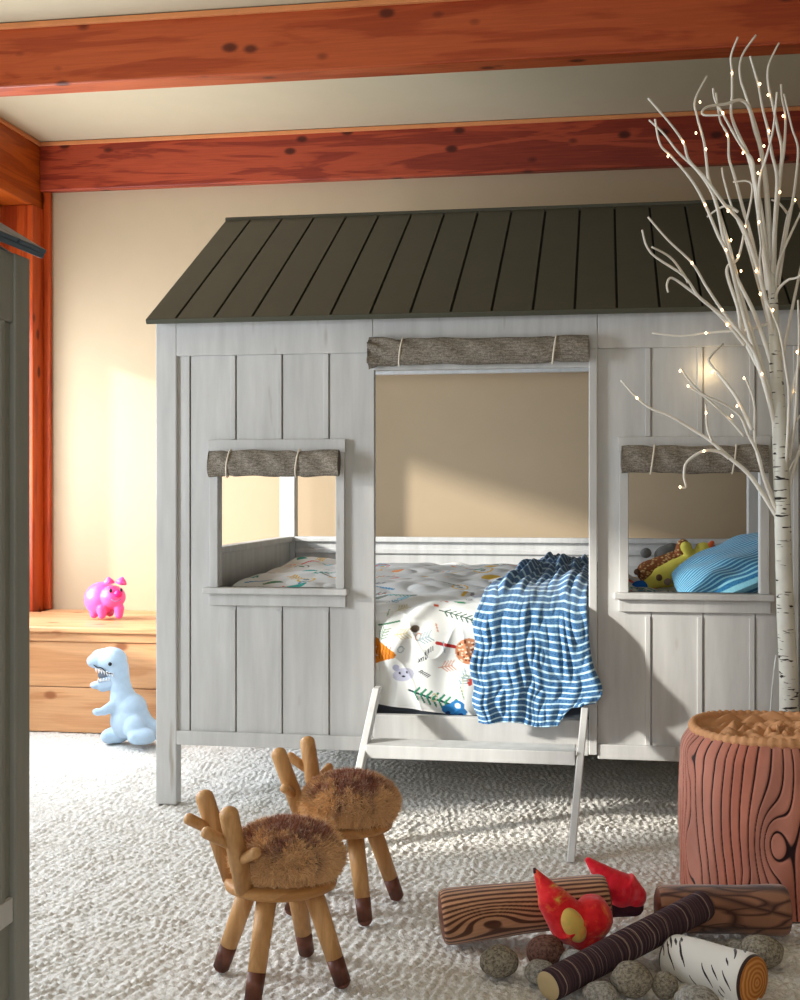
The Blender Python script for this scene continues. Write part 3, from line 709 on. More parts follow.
for i in range(5):
    b = MB(); px = 98.5+i*2.7; py = 682-i*.4; b.tube([D(px, py, -.038), D(px-.2, py-3.6, -.034)], [.0055, .001], 6); b.build('tooth', M['white'], T, True)
b = MB(); b.tube([D(93.5+i*1.75, 664.5+1.0*math.sin(i)+i*.95, -.034-.0018*i) for i in range(12)], .0022, 6); b.build('lip_stitch', M['black'], T, True)
b = MB(); b.ball(D(110, 664, -.052), (.008, .005, .008)); b.build('eye', M['black'], T, True)
b = MB(); b.ball(D(96, 655, -.028), (.0035, .003, .003)); b.build('nostril', M['mouth'], T, True)
b = MB(); p = D(157, 738, -.03); b.box(p.x, p.x+.022, p.y, p.y+.004, p.z-.012, p.z+.012); b.build('care_tag', M['white'], T)

# ------------------------------------------------------------------ cabinet at the left edge
cx = -1.045; cy1 = 2.16; cy0 = 1.35; cxl = -1.62
T = thing('cabin_cabinet', 'grey panelled cabin-shaped cabinet cut off by the left edge', 'cabinet', ((cx+cxl)/2, 1.75, 0))
ez = 1.455
b = MB(); b.box(cxl, cx-.008, cy0, cy1-.002, .12, ez-.02); b.build('carcass', M['cabinet'], T, bevel=.003)
for y0, y1, x0 in ((cy1-.058, cy1, cx-.03), (cy0, cy0+.058, cx-.03)):
    b = MB(); b.box(x0, cx+.004, y0, y1, 0, ez); b.build('corner_stile', M['cabinet'], T, bevel=.003)
for y0, y1 in ((cy1-.058, cy1), (cy0, cy0+.058)):
    b = MB(); b.box(cxl, cxl+.04, y0, y1, 0, ez); b.build('corner_stile', M['cabinet'], T, bevel=.003)
b = MB(); b.box(cx-.012, cx, cy0+.058, cy1-.058, 1.33, ez); b.build('top_rail', M['cabinet'], T, bevel=.003)
b = MB(); b.box(cx-.012, cx, cy0+.058, cy1-.058, .255, .30); b.build('bottom_rail', M['paint_plain'], T, bevel=.003)
yy = cy1-.095; i = 0
while yy > cy0+.07:
    b = MB(); b.box(cx-.010, cx-.001, yy-.008, yy+.008, .30, 1.33); b.build('batten', M['cabinet'], T, bevel=.002); yy -= .14
xr_ = (cx+cxl)/2; ov = .014; pit = .60
def cslope(sg):
    xe = cx+ov if sg > 0 else cxl-ov; d = Vector((xr_-xe, 0, abs(xr_-xe)*pit)); L_ = d.length; d.normalize(); n = Vector((-d.z, 0, d.x)) if sg < 0 else Vector((d.z*1, 0, -d.x))
    if n.z < 0: n = -n
    zz = ez+.005
    mb = MB()
    def bd(y0, y1, s0, s1, t0, t1):
        vs = [Vector((xe, y, zz))+d*s_+n*t_ for y in (y0, y1) for s_ in (s0, s1) for t_ in (t0, t1)]
        mb.add(vs, [(0, 1, 3, 2), (4, 6, 7, 5), (0, 4, 5, 1), (2, 3, 7, 6), (0, 2, 6, 4), (1, 5, 7, 3)])
    bd(cy0-.05, cy1+.03, 0, L_, 0, .010)
    y = cy0-.05; 
    while y < cy1+.02:
        bd(y+.003, min(y+.127, cy1+.03), 0, L_, .010, .018); y += .13
    mb.build('roof_slope', M['slate'], T, bevel=.0015)
cslope(1); cslope(-1)
b = MB(); b.add([(cx-.01, cy1-.02, ez), (cxl+.01, cy1-.02, ez), (xr_, cy1-.02, ez+(cx-xr_)*pit-.01), (cx-.01, cy1, ez), (cxl+.01, cy1, ez), (xr_, cy1, ez+(cx-xr_)*pit-.01)], [(0, 1, 2), (5, 4, 3), (0, 3, 4, 1), (1, 4, 5, 2), (2, 5, 3, 0)]); b.build('gable', M['cabinet'], T)

# ------------------------------------------------------------------ animal chairs
rs = np.random.RandomState(11)
def fleece_mesh():
    """tapered locks of fur over a domed seat"""
    n = 42000; v = np.zeros((n, 5, 3)); c = np.zeros((n, 5, 3))
    th = rs.rand(n)*2*PI; f = rs.rand(n)**.62       # f: 0 crown .. 1 rim
    al = f*PI*.70; R_ = .110; Hh = .062
    px = -.013+R_*np.sin(al)*np.cos(th); py = R_*np.sin(al)*np.sin(th); pz = .262+Hh*np.cos(al)
    nx = np.sin(al)*np.cos(th); ny = np.sin(al)*np.sin(th); nz = np.cos(al)*1.25
    nn = np.stack([nx, ny, nz], -1); nn /= np.linalg.norm(nn, axis=1)[:, None]
    p0 = np.stack([px, py, pz], -1)
    # clumps
    cl = np.stack([wav(px*9, py*9, 51, 4.2)+wav(px*9, pz*9, 55, 4.2), wav(py*9, px*9, 52, 4.2)+wav(py*9, pz*9, 56, 4.2), .5*wav(px*9, py*9, 53, 4)], -1)*.36
    dr = nn*.65+cl+rs.randn(n, 3)*.20; dr[:, 2] -= .30*f
    dr /= np.linalg.norm(dr, axis=1)[:, None]
    ln = .013+.011*rs.rand(n)
    side = np.cross(dr, rs.randn(n, 3)); side /= np.linalg.norm(side, axis=1)[:, None]
    w = .0009
    curl = np.cross(side, dr)
    for k, (t_, ww) in enumerate(((0, 1), (.55, .8), (1, 0))):
        base = p0+dr*(ln*t_)[:, None]+curl*(ln*.35*t_*t_)[:, None]
        base[:, 2] = np.maximum(base[:, 2], np.where(np.hypot(base[:, 0], base[:, 1]) < .119, .223, .190)+.004*rs.rand(n))
        if k < 2: v[:, 2*k] = base-side*w*ww; v[:, 2*k+1] = base+side*w*ww
        else: v[:, 4] = base
    top_ = np.clip((.56-f+.16*wav(px*6, py*6, 54, 2.2)+.12*wav(px*6, py*6, 58, 6))*3.2, 0, 1)[:, None]
    dark = np.array(lin((116, 70, 52))); tan = np.array(lin((236, 190, 134)))
    root = dark*.8*top_+tan*.85*(1-top_); mid = dark*1.7*top_+tan*1.05*(1-top_)
    tipc = np.where((wav(px*9, py*9, 59, 5)[:, None] > .4) & (rs.rand(n, 1) < .8), np.array(lin((240, 214, 190))), np.array(lin((172, 112, 86))))*top_+np.array(lin((236, 198, 150)))*(1-top_)  # pale crown tips put whitish light highlights into the fur colour
    c[:, 0] = c[:, 1] = root; c[:, 2] = c[:, 3] = mid; c[:, 4] = tipc
    me = bpy.data.meshes.new('fleece'); V = v.reshape(-1, 3)
    idx = np.arange(n)[:, None]*5
    F = [tuple(r) for r in np.concatenate([idx+0, idx+1, idx+3, idx+2], 1)]+[tuple(r) for r in np.concatenate([idx+2, idx+3, idx+4], 1)]
    me.from_pydata(V.tolist(), [], F); a = me.color_attributes.new('Col', 'FLOAT_COLOR', 'POINT')
    cc = np.ones((len(V), 4), np.float32); cc[:, :3] = c.reshape(-1, 3); a.data.foreach_set('color', cc.ravel())
    me.materials.append(M['vfur']); return me
FLE = fleece_mesh()
M['pelt'] = plain('brown_pelt', (160, 112, 76), .95, .4, 200, .3)
def chair(loc, head, label, stubs):
    T = thing('animal_chair', label, 'stool', (0, 0, 0), 'antlered fur stools')
    b = MB(); n = 48; prof = [(0, .198), (.108, .198), (.117, .202), (.119, .212), (.115, .221), (0, .222)]
    vs = []; fs = []
    for (r, z) in prof:
        for k in range(n): vs.append((r*math.cos(2*PI*k/n), r*math.sin(2*PI*k/n), z))
    for i in range(len(prof)-1):
        for k in range(n): fs.append((i*n+k, i*n+(k+1) % n, (i+1)*n+(k+1) % n, (i+1)*n+k))
    b.add(vs, fs); seat = b.build('seat', M['board'], T, True, merge=True)
    b = MB(); b.ball((-.013, 0, .262), (.102, .102, .055), 32, 16); pd = b.build('cushion', M['pelt'], T, True)
    o = bpy.data.objects.new('fleece', FLE); COL.objects.link(o); o.parent = pd; ORG[o.name] = Vector((0, 0, 0))
    for k in range(4):
        a = PI/4+k*PI/2; foot = Vector((.143*math.cos(a), .143*math.sin(a), 0)); topp = Vector((.070*math.cos(a), .070*math.sin(a), .20))
        d = topp-foot; b = MB(); sp = foot+d*.30
        b.tube([topp, sp], [.0215, .0185], 20); lg = b.build('leg', M['maple'], T, True)
        b = MB(); b.tube([sp, foot+d*.05, foot+d*.0], [.0187, .0175, .0165], 20, round_end=True); b.build('leg_tip', M['walnut'], lg, True)
    for sg, st in zip((1, -1), stubs):
        p = Vector((.094, .040*sg, .215)); q_ = Vector((.146, .082*sg, .398)); d = q_-p
        b = MB(); b.tube([p, q_], [.0205, .0195], 20, round_end=True); an_ = b.build('antler', M['maple'], T, True)
        if st & 1:
            c0 = p+d*.52; b = MB(); b.tube([c0, c0+Vector((.070, -.004*sg, .042))], [.011, .0125], 14, round_end=True); b.build('antler_branch', M['maple'], an_, True)
        if st & 2:
            c0 = p+d*.36; b = MB(); b.tube([c0, c0+Vector((-.012, .078*sg, .036))], [.011, .0115], 14, round_end=True); b.build('antler_branch', M['maple'], an_, True)
    T.location = loc; T.rotation_euler = (0, 0, head)
    return T
chair((-.67, 2.556, -.001), math.radians(216), 'small wooden antlered stool with brown fur seat, the nearer of the two', (3, 1))
chair((-.630, 3.023, -.001), math.radians(167), 'small wooden antlered stool with brown fur seat, the one closer to the bed', (2, 3))

# ------------------------------------------------------------------ stump basket
bc = at_depth(777, 800, 3.22); bcx, bcy = bc.x, bc.y; BR, BH = .243, .418
T = thing('stump_basket', 'rust-pink fabric basket sewn like a tree stump beside the birch tree', 'basket', (bcx, bcy, 0))
nth, nz_ = 1100, 260
th = np.linspace(0, 2*PI, nth, endpoint=False); zz = np.linspace(0, 1, nz_); TH, ZZ_ = np.meshgrid(th, zz, indexing='ij')
Rr = BR*(1-.012*np.cos(ZZ_*PI*2))*(1-.13*np.clip((ZZ_-.86)/.14, 0, 1)**2)
# angle measured from the side that faces the eye
a0 = math.atan2(-bcy, -bcx); ang = np.mod(TH-a0+PI, 2*PI)-PI
zr = ZZ_*BH
U_ = ang*BR+.010*np.sin(zr*12+ang*2.5)+.004*wav(ang, zr, 61, 1.2)
knots = [(-.262, .355, .026, .045, 1.5), (-.262, .11, .030, .085, 2.2), (-.008, .185, .034, .075, 2.6), (-.072, .02, .020, .055, 1.6), (.33, .25, .04, .07, 2), (-.55, .2, .03, .08, 2), (.62, .15, .03, .08, -2), (-.7, .3, .03, .08, 2)]
fld = U_/.026
for (ku, kz, ru, rz, am) in knots:
    fld = fld+am*.9*np.exp(-((ang*BR-ku)/ru)**2-((zr-kz)/rz)**2)
fr_ = np.abs(np.mod(fld, 1)-.5); line = np.clip((fr_-.41)/.035, 0, 1)[..., None]
puck = .0030*(1-np.exp(-(.5-fr_)**2/.012))+.0006*wav(ang*1.5, zr*8, 62, 2)
Rr = Rr+puck
base = np.array(lin((184, 122, 104)))*(1+.12*wav(ang, zr*2, 63, 2)[..., None])
base = base*(1-.0)+0; c2 = np.array(lin((176, 84, 54))); mixf = np.clip(.5+.5*wav(ang*1.5, zr, 64, .8), 0, 1)[..., None]
cb_ = base*(1-mixf*.6)+c2*mixf*.6; cb_ = cb_*(1-line)+np.array(lin((44, 24, 26)))*line
Pz = zr-.035*np.clip((ZZ_-.97)/.03, 0, 1)*0
grid('stump_wall', np.stack([bcx+Rr*np.cos(TH), bcy+Rr*np.sin(TH), Pz], -1), M['vplush'], T, col=cb_, closed=True)
# rolled rim and folded lining
n2 = 260; th2 = np.linspace(0, 2*PI, n2, endpoint=False); k2 = 16
RA, PA = np.meshgrid(th2, np.linspace(0, 2*PI, k2+1), indexing='ij')
rm = BR*.865; tubr = .0085+.0012*np.sin(RA*60)+.0008*np.sin(RA*113+PA)
P = np.stack([bcx+(rm+tubr*1.3*np.cos(PA))*np.cos(RA), bcy+(rm+tubr*1.3*np.cos(PA))*np.sin(RA), BH-.004+tubr*1.6*np.sin(PA)+.003*np.sin(RA*3)], -1)
grid('rim', P, M['lining'], T, closed=True)
RA, TA = np.meshgrid(th2, np.linspace(0, 1, 60), indexing='ij')
rad = rm*(1-TA)
zt_ = BH+.004-.028*np.sin(np.minimum(TA*4, 1)*PI/2)+.014*np.abs(np.sin(RA*4+TA*9))*np.clip(TA*5, 0, 1)+.014*np.abs(wav(TA*2, RA*.5, 68, 1.4))*np.clip(TA*5, 0, 1)
grid('lining', np.stack([bcx+rad*np.cos(RA), bcy+rad*np.sin(RA), zt_], -1), M['lining'], T, closed=True)
b = MB(); pts = [(bcx+BR*.985*math.cos(t*PI/40), bcy+BR*.985*math.sin(t*PI/40), .004) for t in range(81)]
b.add([(bcx+BR*.98*math.cos(t*PI/30), bcy+BR*.98*math.sin(t*PI/30), .003) for t in range(60)], [tuple(range(60))]); b.build('base', M['lining'], T)

# ------------------------------------------------------------------ birch twig tree with lights
W0 = 3.56
TB = at_depth(787, 850, W0); TB.z = 0
T = thing('lit_birch_tree', 'tall white artificial birch tree with tiny warm lights behind the stump basket', 'tree', TB)
def smoothpath(pts, n=6):
    out = []; m_ = len(pts)
    for i in range(m_-1):
        p0, p1, p2, p3 = pts[max(0, i-1)], pts[i], pts[i+1], pts[min(m_-1, i+2)]
        for k in range(n):
            t_ = k/n; out.append(.5*((2*p1)+(p2-p0)*t_+(2*p0-5*p1+4*p2-p3)*t_*t_+(3*p1-p0-3*p2+p3)*t_**3))
    out.append(pts[-1]); return out
tr = [(788, None), (789, 700), (785, 600), (781.5, 480), (778, 400), (774, 340), (773, 300), (771, 272)]
tp = [Vector((TB.x, TB.y, 0))]+[at_depth(a_, c_, W0) for a_, c_ in tr[1:]]
k = W0/FP; b = MB(); b.tube(smoothpath(tp), np.interp(np.linspace(0, 1, 7*6+1), [0, .2, .45, .7, .9, 1], [10.5*k, 9*k, 7.6*k, 6*k, 4.5*k, 3*k]).tolist(), 20); b.build('trunk', M['birch'], T, True)
b = MB(); b.tube([(TB.x, TB.y, 0), (TB.x, TB.y, .006), (TB.x, TB.y, .012)], [.085, .085, .08], 32); b.build('base', M['paint_plain'], T)
BR_ = [
 ([(738, 37), (731, 56), (732, 73), (732, 95), (731, 112), (734, 124), (741, 140), (748, 155), (754, 180), (760, 225), (768, 290)], -.10),
 ([(756, 35), (742, 56), (740, 76), (746, 96), (754, 120), (760, 142), (765, 170), (768, 200), (771, 250), (773, 290)], .02),
 ([(750, 56), (758, 84), (763, 110), (768, 130), (772, 154), (777, 178), (775, 220), (772, 280)], -.18),
 ([(779, 43), (769, 64), (768, 82), (773, 106), (778, 130), (782, 150), (780, 178), (775, 230), (772, 300)], .08),
 ([(781, 84), (782, 98), (785.5, 118), (784, 150), (781, 170), (776, 215), (774, 280)], -.05),
 ([(784, 94), (792, 128), (798, 148), (796, 178), (792, 205), (785, 240), (778, 285)], .12),
 ([(777, 92), (773, 130), (766, 158), (760, 178), (759, 205), (763, 240), (770, 290)], -.2),
 ([(722, 115), (704, 115), (703, 110), (710, 106), (726, 104), (740, 100), (749, 108), (755, 130), (761, 150), (766, 190), (770, 260)], -.14),
 ([(707, 76), (695, 100), (697, 116), (704, 142), (707, 166), (709, 180), (718, 210), (730, 250), (745, 310), (772, 400)], .10),
 ([(713, 88), (715, 100), (723, 114), (734, 134), (744, 150), (752, 160), (755, 180), (762, 215), (768, 270), (773, 320)], -.08),
 ([(716, 93), (720, 120), (728, 136), (729, 158), (735, 178), (742, 205), (752, 240), (765, 300), (773, 330)], .05),
 ([(648, 98), (672, 126), (684, 144), (689, 160), (706, 179), (725, 205), (742, 225), (755, 260), (768, 310), (774, 345)], -.2),
 ([(649, 120), (664, 134), (678, 152), (700, 174), (715, 200), (724, 240), (738, 280), (755, 315), (774, 370)], .0),
 ([(655, 119), (660, 144), (671, 156), (690, 178), (703, 200), (718, 235), (728, 255), (737, 290), (748, 330), (768, 396), (776, 430)], -.12),
 ([(722, 168), (724, 180), (733, 210), (746, 240), (760, 290), (773, 340)], .12),
 ([(648, 217), (668, 240), (692, 263), (706, 286), (722, 310), (738, 330), (756, 356), (768, 396), (776, 425)], -.16),
 ([(642, 230), (651, 253), (684, 276), (700, 298), (728, 320), (742, 338)], -.14),
 ([(652, 247), (670, 257), (682, 272), (688, 282)], -.18),
 ([(668, 292), (667, 284), (672, 278), (690, 290), (710, 306), (728, 324), (745, 345)], -.10),
 ([(707, 217), (718, 209), (728, 206), (738, 212)], .05),
 ([(733, 182), (752, 185), (745, 228), (738, 258), (728, 266), (728, 278), (738, 308), (743, 335), (760, 370)], .0),
 ([(806, 272), (796, 278), (788, 280), (778, 290), (774, 305)], -.1),
 ([(812, 170), (806, 200), (788, 240), (778, 266), (775, 300)], -.06),
 ([(796, 200), (788, 214), (782, 246), (775, 290)], .1),
 ([(772, 200), (779, 203), (787, 213)], .1),
 ([(758, 222), (761, 246), (760, 264), (766, 300)], -.2),
 ([(652, 333), (680, 336), (706, 333), (732, 331), (752, 329), (772, 322)], .08),
 ([(723, 344), (715, 352), (709, 360), (714, 369), (722, 378), (738, 400), (752, 430)], .24),
 ([(680, 368), (700, 392), (724, 404), (740, 416), (748, 434), (758, 454), (764, 478), (778, 515)], -.05),
 ([(688, 386), (706, 398), (728, 418), (744, 436)], .02),
 ([(621, 380), (637, 398), (652, 409), (670, 416), (700, 434), (712, 442), (730, 458), (752, 478), (779, 520)], .05),
 ([(706, 404), (707, 426), (712, 442)], .0),
 ([(680, 487), (686, 487), (684, 476), (687, 462), (704, 451), (720, 452), (729, 458)], .0),
 ([(744, 376), (754, 402), (755, 442), (762, 470), (777, 505)], .14),
 ([(766, 300), (779, 330), (786, 370), (789, 396), (787, 450), (784, 480)], -.12),
 ([(812, 404), (800, 416), (794, 426), (789, 450), (785, 485)], .0),
 ([(812, 430), (802, 450), (790, 470), (786, 495)], .12),
 ([(830, 120), (822, 170), (812, 220), (796, 290), (782, 360)], .1),
 ([(880, 180), (850, 230), (826, 290), (800, 360), (784, 430)], -.1),
 ([(900, 300), (862, 330), (836, 370), (806, 430), (786, 500)], .06),
 ([(798, 300), (799, 340), (797, 380), (795, 420), (789, 460)], -.06),
]
samples = []
for pts, off in BR_:
    m_ = len(pts); P3 = []
    for i, (a_, c_) in enumerate(pts):
        f = 1-i/(m_-1); P3.append(at_depth(a_, c_, W0+off*f))
    if len(P3) > 2: P3 = smoothpath(P3, 5)
    n_ = len(P3); r0 = 1.15*k; big = min(3.0, .9+m_*.22)*k*.85
    b = MB(); b.tube(P3, [r0*.85+(big-r0*.85)*(i/(n_-1))**1.3 for i in range(n_)], 8); b.build('branch', M['branch'], T, True)
    for p in P3: samples.append(p)
def proj(p):
    w = -p.x*SA+p.y*CA; return 400+FP*(p.x*CA+p.y*SA)/w, 490-FP*(p.z-EYE)/w
SP = [(proj(p), p) for p in samples]
for bx_, by_ in ((732, 73), (760, 84), (768, 95), (700, 102), (723, 113), (727, 135), (743, 153), (769, 131), (783, 116), (764, 146), (759, 160), (758, 173), (781, 172), (696, 133), (706, 149), (683, 142), (668, 156), (705, 205), (728, 211), (745, 227), (759, 222), (731, 240), (726, 250), (738, 256), (692, 263), (741, 271), (756, 271), (760, 294), (722, 310), (708, 305), (727, 325), (746, 325), (706, 333), (762, 374), (712, 372), (680, 371), (688, 386), (706, 413), (737, 406), (744, 378), (732, 416), (637, 398), (704, 451), (680, 487), (773, 310), (795, 200), (797, 352), (796, 392), (780, 192), (772, 322)):
    (q2, p) = min(SP, key=lambda e: (e[0][0]-bx_)**2+(e[0][1]-by_)**2)
    w = -p.x*SA+p.y*CA-.006; c = at_depth(bx_, by_, w)
    if (c-p).length > .03: c = p+(c-p).normalized()*.008
    b = MB(); b.ball(c, (.0026, .0026, .0042), 10, 8); b.build('bulb', M['bulb'], T, True)
gl = bpy.data.lights.new('fairy_light_glow', 'POINT'); gl.energy = .16; gl.color = (1, .72, .38); gl.shadow_soft_size = .012
go = bpy.data.objects.new('fairy_light_glow', gl); COL.objects.link(go); go.location = at_depth(708, 370, 3.79)
b = MB(); b.tube(smoothpath([at_depth(776, 655, W0+.03), at_depth(773, 680, W0+.03), at_depth(771, 705, W0+.05), at_depth(768, 760, W0+.06), Vector((TB.x-.05, TB.y+.04, .01))]), .0022, 6); b.build('power_cord', M['cord'], T, True)

# ------------------------------------------------------------------ campfire: logs, flames, stones
def log(name, label, p, q_, r0, r1, mat, endmat, grp=None, end='end_cap', soft=.12):
    """a stuffed log: local z runs along it"""
    p, q_ = Vector(p), Vector(q_); L_ = (q_-p).length
    T = bpy.data.objects.new(name, None); COL.objects.link(T); T.location = p; T.empty_display_size = .05
    T.rotation_mode = 'QUATERNION'; T.rotation_quaternion = (q_-p).to_track_quat('Z', 'Y'); ORG[T.name] = Vector((0, 0, 0)); tag(T, label, 'log', 'plush campfire logs')
    n, m_ = 300, 420; t_ = np.linspace(0, 1, m_); A, Tt = np.meshgrid(np.linspace(0, 2*PI, n, endpoint=False), t_, indexing='ij')
    rr = (r0+(r1-r0)*Tt)*(1+.018*np.sin(Tt*9+r0*100)+.02*np.cos(2*A+Tt*4)); eb = np.minimum(Tt, 1-Tt)*L_
    rr = rr*(1-.10*np.exp(-eb/.006))
    Pp = np.stack([rr*np.cos(A), rr*np.sin(A), Tt*L_], -1)
    return T, A, Tt, rr, L_, Pp
def log_ends(T, A, rr, L_, mat):
    for e, z_, s_ in ((0, 0, -1), (-1, L_, 1)):
        b = MB(); n = rr.shape[0]; r_ = rr[:, e]; fs = []; vs = []
        for i, f in enumerate((1, .93, .8, .5, .2, .01)):
            for j in range(n):
                a_ = A[j, 0]; vs.append((r_[j]*f*math.cos(a_), r_[j]*f*math.sin(a_), z_+s_*.007*(1-f**3)))
        for i in range(5):
            for j in range(n): fs.append((i*n+j, i*n+(j+1) % n, (i+1)*n+(j+1) % n, (i+1)*n+j))
        b.add(vs, fs); b.build('log_end', mat, T, True)
# grained log (left)
pA = on_floor(447, 946); pB = on_floor(606, 925)
pA = at_depth(442, 921, 2.83); pA.z = .063; pB = at_depth(607, 898, 2.845)
T, A, Tt, rr, L_, Pp = log('plush_log', 'brown plush log printed with wavy wood grain, left of the red flames', pA, pB, .063, .052, None, None)
w_ = A*.062; zl = Tt*L_
# direction facing the viewer and up in local frame
Q4 = T.rotation_quaternion.to_matrix().transposed(); vd = Q4 @ (Vector((0, 0, EYE))-pA).normalized(); aV = math.atan2(vd.y, vd.x)
AA = np.mod(A-aV+PI, 2*PI)-PI
fld = AA*4.4+.35*np.sin(zl*9)+.3*wav(zl, AA*.1, 71, 2)
sgn = 1 if (Q4 @ Vector((0, 0, 1))).dot(Vector((-math.sin(aV), math.cos(aV), 0))) > 0 else -1
fld = fld+2.6*np.exp(-((zl-.10)/.075)**2-((AA+sgn*.25)/.42)**2)+1.4*np.exp(-((zl-.30)/.05)**2-((AA-.6)/.35)**2)
g_ = .5+.5*np.sin(fld*2*PI)
g_ = np.clip((g_-.36)/.22, 0, 1)*.9+.1*g_
ca_, cb2 = np.array(lin((186, 138, 104))), np.array(lin((84, 52, 38)))
col = cb2+(ca_-cb2)*g_[..., None]; col = col*(1+.10*wav(zl*3, AA, 72, 4)[..., None]*1)
grid('log_bark', Pp, M['vplush'], T, col=np.clip(col, 0, 1), closed=True); log_ends(T, A, rr, L_, M['walnut'])
# dark bark log (right back)
pA = on_floor(658, 935); pB = on_floor(786, 936); pA.z = .062; pB.z = .060
T, A, Tt, rr, L_, Pp = log('plush_log', 'brown plush log with dark cracked bark print in front of the stump basket', pA, pB, .053, .056, None, None)
w_ = A*.055; zl = Tt*L_
f_ = np.abs(wav(w_*1.0, zl*.22, 75, 16)); f2_ = np.abs(wav(w_, zl*.3, 76, 9))
g_ = np.clip(np.minimum(f_, f2_)*2.4, 0, 1); ca_, cb2 = np.array(lin((148, 104, 80))), np.array(lin((62, 38, 32)))
col = cb2+(ca_-cb2)*g_[..., None]; grid('log_bark', Pp, M['vplush'], T, col=col, closed=True); log_ends(T, A, rr, L_, M['walnut'])
# birch log (front right)
qB = at_depth(754, 982, 2.54); pA = at_depth(672, 956, 2.70)
T, A, Tt, rr, L_, Pp = log('plush_log', 'white plush birch log with black bark dashes and orange ring end', pA, qB, .050, .0535, None, None)
rsb = np.random.RandomState(5); col = np.ones(Pp.shape)*np.array(lin((224, 221, 214)))
zl = Tt*L_
for i in range(40):
    a_, z_, l_, w2 = rsb.rand()*2*PI, rsb.rand()*L_, .12+.42*rsb.rand(), .0012+.0026*rsb.rand()
    da = np.mod(A-a_+PI, 2*PI)-PI; msk = (np.abs(da) < l_) & (np.abs(zl-z_-.014*np.sin(da*3)) < w2*(1-np.abs(da)/l_)+.0008); col[msk] = lin((40, 36, 36))
col[(zl > L_-.006) | (zl < .006)] = lin((60, 44, 40))
# finer mesh so the dashes stay crisp
grid('log_bark', Pp, M['vplush'], T, col=col, closed=True); log_ends(T, A, rr, L_, M['rings'])
# dark banded log lying across
pA = at_depth(548, 986, 2.52); pB = at_depth(704, 905, 2.84)
T, A, Tt, rr, L_, Pp = log('plush_log', 'dark plum-brown plush log with thin pale bands lying across the other logs', pA, pB, .033, .0335, None, None)
grid('log_bark', Pp, M['banded'], T, closed=True); log_ends(T, A, rr, L_, M['endbeige'])
# flames
def flame_thing(name, label, prims, base, mat, w):
    o0 = at_depth(*base, w); T = thing(name, label, 'flame', o0)
    b = MB()
    for (x_0, y_0, r0, x_1, y_1, r1, dw) in prims:
        n_ = 7; p = at_depth(x_0, y_0, w+dw); q_ = at_depth(x_1, y_1, w)
        b.tube([p+(q_-p)*i/n_ for i in range(n_+1)], [(r0+(r1-r0)*(i/n_))*1.0 for i in range(n_+1)], 16); b.ball(q_, r1, 16, 10)
    blob(b, 'flame_body', mat, T, .0035, 5); return T
kk = 2.78/FP
T = flame_thing('plush_flame', 'red and yellow plush flame with a tall pointed tip in front of the left log',
  [(534, 868, .003, 554, 902, .036, .03), (554, 902, .036, 570, 922, .048, 0), (570, 922, .048, 582, 938, .028, -.01), (592, 906, .034, 592, 918, .046, .04), (602, 914, .030, 590, 934, .030, 0)], (580, 945), M['flame'], 2.73)
pt = MB(); rt = Matrix.Rotation(math.radians(-28), 3, 'Y'); pt.ball(at_depth(573, 925, 2.695), (.026, .020, .040), 20, 12, rt); blob(pt, 'yellow_patch', M['flame_yellow'], T, .003, 3)
b = MB(); b.tube([at_depth(534, 868, 2.76), at_depth(536, 873, 2.755)], [.003, .006], 8); b.build('tip', M['flamebase'], T, True)
T = flame_thing('plush_flame', 'pink-red plush flame pointing left behind the yellow-marked one',
  [(586, 858, .006, 602, 874, .024, .0), (602, 874, .026, 612, 886, .040, 0), (606, 892, .032, 620, 890, .042, .01), (622, 886, .040, 634, 896, .030, 0)], (620, 910), M['flame2'], 2.93)
b = MB(); cap(b, at_depth(612, 906, 2.93), .026, at_depth(634, 906, 2.93), .024); blob(b, 'flame_base', M['flamebase'], T, .004, 4)
# stones
def stone_(px, py, w, h, mat, label, seed):
    """felt pebble resting on the carpet, px/py its centre in the survey"""
    r = np.random.RandomState(seed); zc = None
    wz = 2.6
    for _ in range(6):
        zc = h*wz/FP*.5*1.0; wz = (EYE-zc)*FP/(py-490)
    c = at_depth(px, py, wz); rx, rz = w*wz/FP*.5, h*wz/FP*.5; rz = min(rz, rx)
    c.z = rz*.97
    n1, n2_ = 48, 30; A2, B2 = np.meshgrid(np.linspace(0, 2*PI, n1, endpoint=False), np.linspace(.001, PI-.001, n2_), indexing='ij')
    dx, dy, dz = np.sin(B2)*np.cos(A2), np.sin(B2)*np.sin(A2), np.cos(B2)
    bumpy = 1+.035*wav(dx, dy+dz, seed, .5)
    P = np.stack([c.x+rx*dx*bumpy, c.y+rx*.92*dy*bumpy, c.z+rz*dz*bumpy], -1)
    o = grid('felt_stone', P, M[mat], None, (c.x, c.y, 0), closed=True); tag(o, label, 'stone', 'felt campfire stones'); return o
stone_(499, 961, 38, 31, 'st_green', 'speckled grey-brown felt stone under the left log, leftmost of the ring', 1)
stone_(546, 952, 40, 34, 'st_brown', 'dark brown felt stone tucked behind the pale grey stones below the flame', 2)
stone_(540, 972, 32, 24, 'st_grey', 'small light grey felt stone between the leftmost stone and the dark banded log', 3)
stone_(573, 962, 30, 24, 'st_pale', 'pale blue-grey felt stone right under the yellow and red flame', 4)
stone_(632, 979, 40, 36, 'st_green', 'olive speckled felt stone under the middle of the dark banded log', 5)
stone_(665, 982, 27, 33, 'st_green', 'narrow olive speckled felt stone against the side of the birch log', 6)
stone_(697, 1000, 44, 26, 'st_grey', 'light grey felt stone at the bottom edge in front of the birch log', 7)
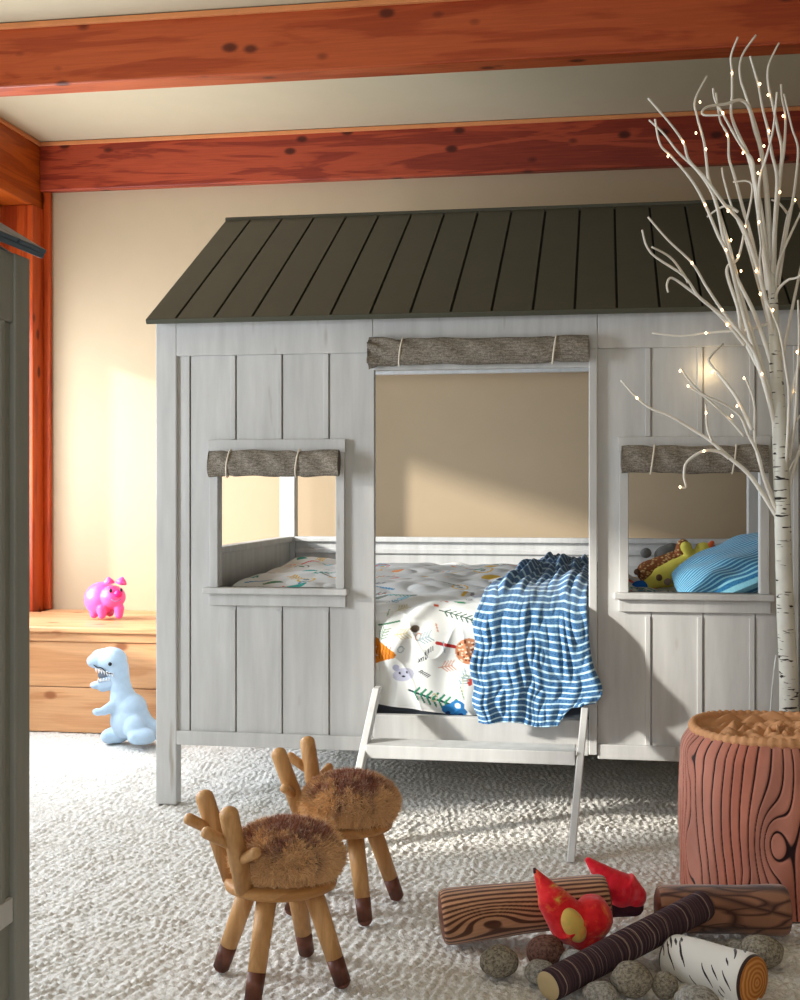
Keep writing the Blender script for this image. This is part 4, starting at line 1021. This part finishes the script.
stone_(762, 951, 44, 31, 'st_green', 'olive-grey felt stone behind the birch log, rightmost of the ring', 8)
stone_(737, 950, 24, 20, 'st_grey', 'small grey felt stone just left of the rightmost olive stone', 9)
stone_(600, 993, 34, 22, 'st_grey', 'grey felt stone half hidden below the dark banded log at the bottom edge', 10)

# ------------------------------------------------------------------ light
def area(name, loc, rot, sx, sy, power, color):
    l = bpy.data.lights.new(name, 'AREA'); l.shape = 'RECTANGLE'; l.size = sx; l.size_y = sy; l.energy = power; l.color = color
    o = bpy.data.objects.new(name, l); COL.objects.link(o); o.location = loc; o.rotation_euler = rot; return o
for wa, wb, pw in ((4.0, WY1, 76), (WY0, 2.85, 60)):
    area('window_daylight', (XL-.02, (wa+wb)/2, (WZ0+WZ1)/2), (0, -PI/2, 0), WZ1-WZ0-.1, wb-wa-.08, pw, (.86, .93, 1.0))
area('front_fill_added', (-.4, YF-.02, 1.5), (PI/2, 0, 0), 2.5, 1.5, 34, (1.0, .985, .96))  # fill lamp added behind the camera to brighten the bed front
sl = bpy.data.lights.new('sun', 'SUN'); sl.energy = 6.5; sl.angle = math.radians(3); sl.color = (1, .95, .86)
so = bpy.data.objects.new('sun', sl); COL.objects.link(so); d = Vector((1, .50, -.33)).normalized(); so.rotation_mode = 'QUATERNION'; so.rotation_quaternion = (-d).to_track_quat('Z', 'Y')
w = bpy.data.worlds.new('world'); S.world = w; w.use_nodes = True; w.node_tree.nodes['Background'].inputs[0].default_value = (.75, .87, 1, 1); w.node_tree.nodes['Background'].inputs[1].default_value = 1.0
# ------------------------------------------------------------------ camera
c = bpy.data.cameras.new('camera'); c.lens = 45; c.sensor_width = 36; c.shift_y = -.01; c.clip_start = .05
co = bpy.data.objects.new('camera', c); COL.objects.link(co); co.location = (0, 0, EYE); co.rotation_euler = (PI/2, 0, YAW); S.camera = co
S.view_settings.view_transform = 'Standard'; S.view_settings.look = 'None'; S.view_settings.gamma = 1; S.view_settings.use_curve_mapping = False
S.view_settings.exposure = -0.06
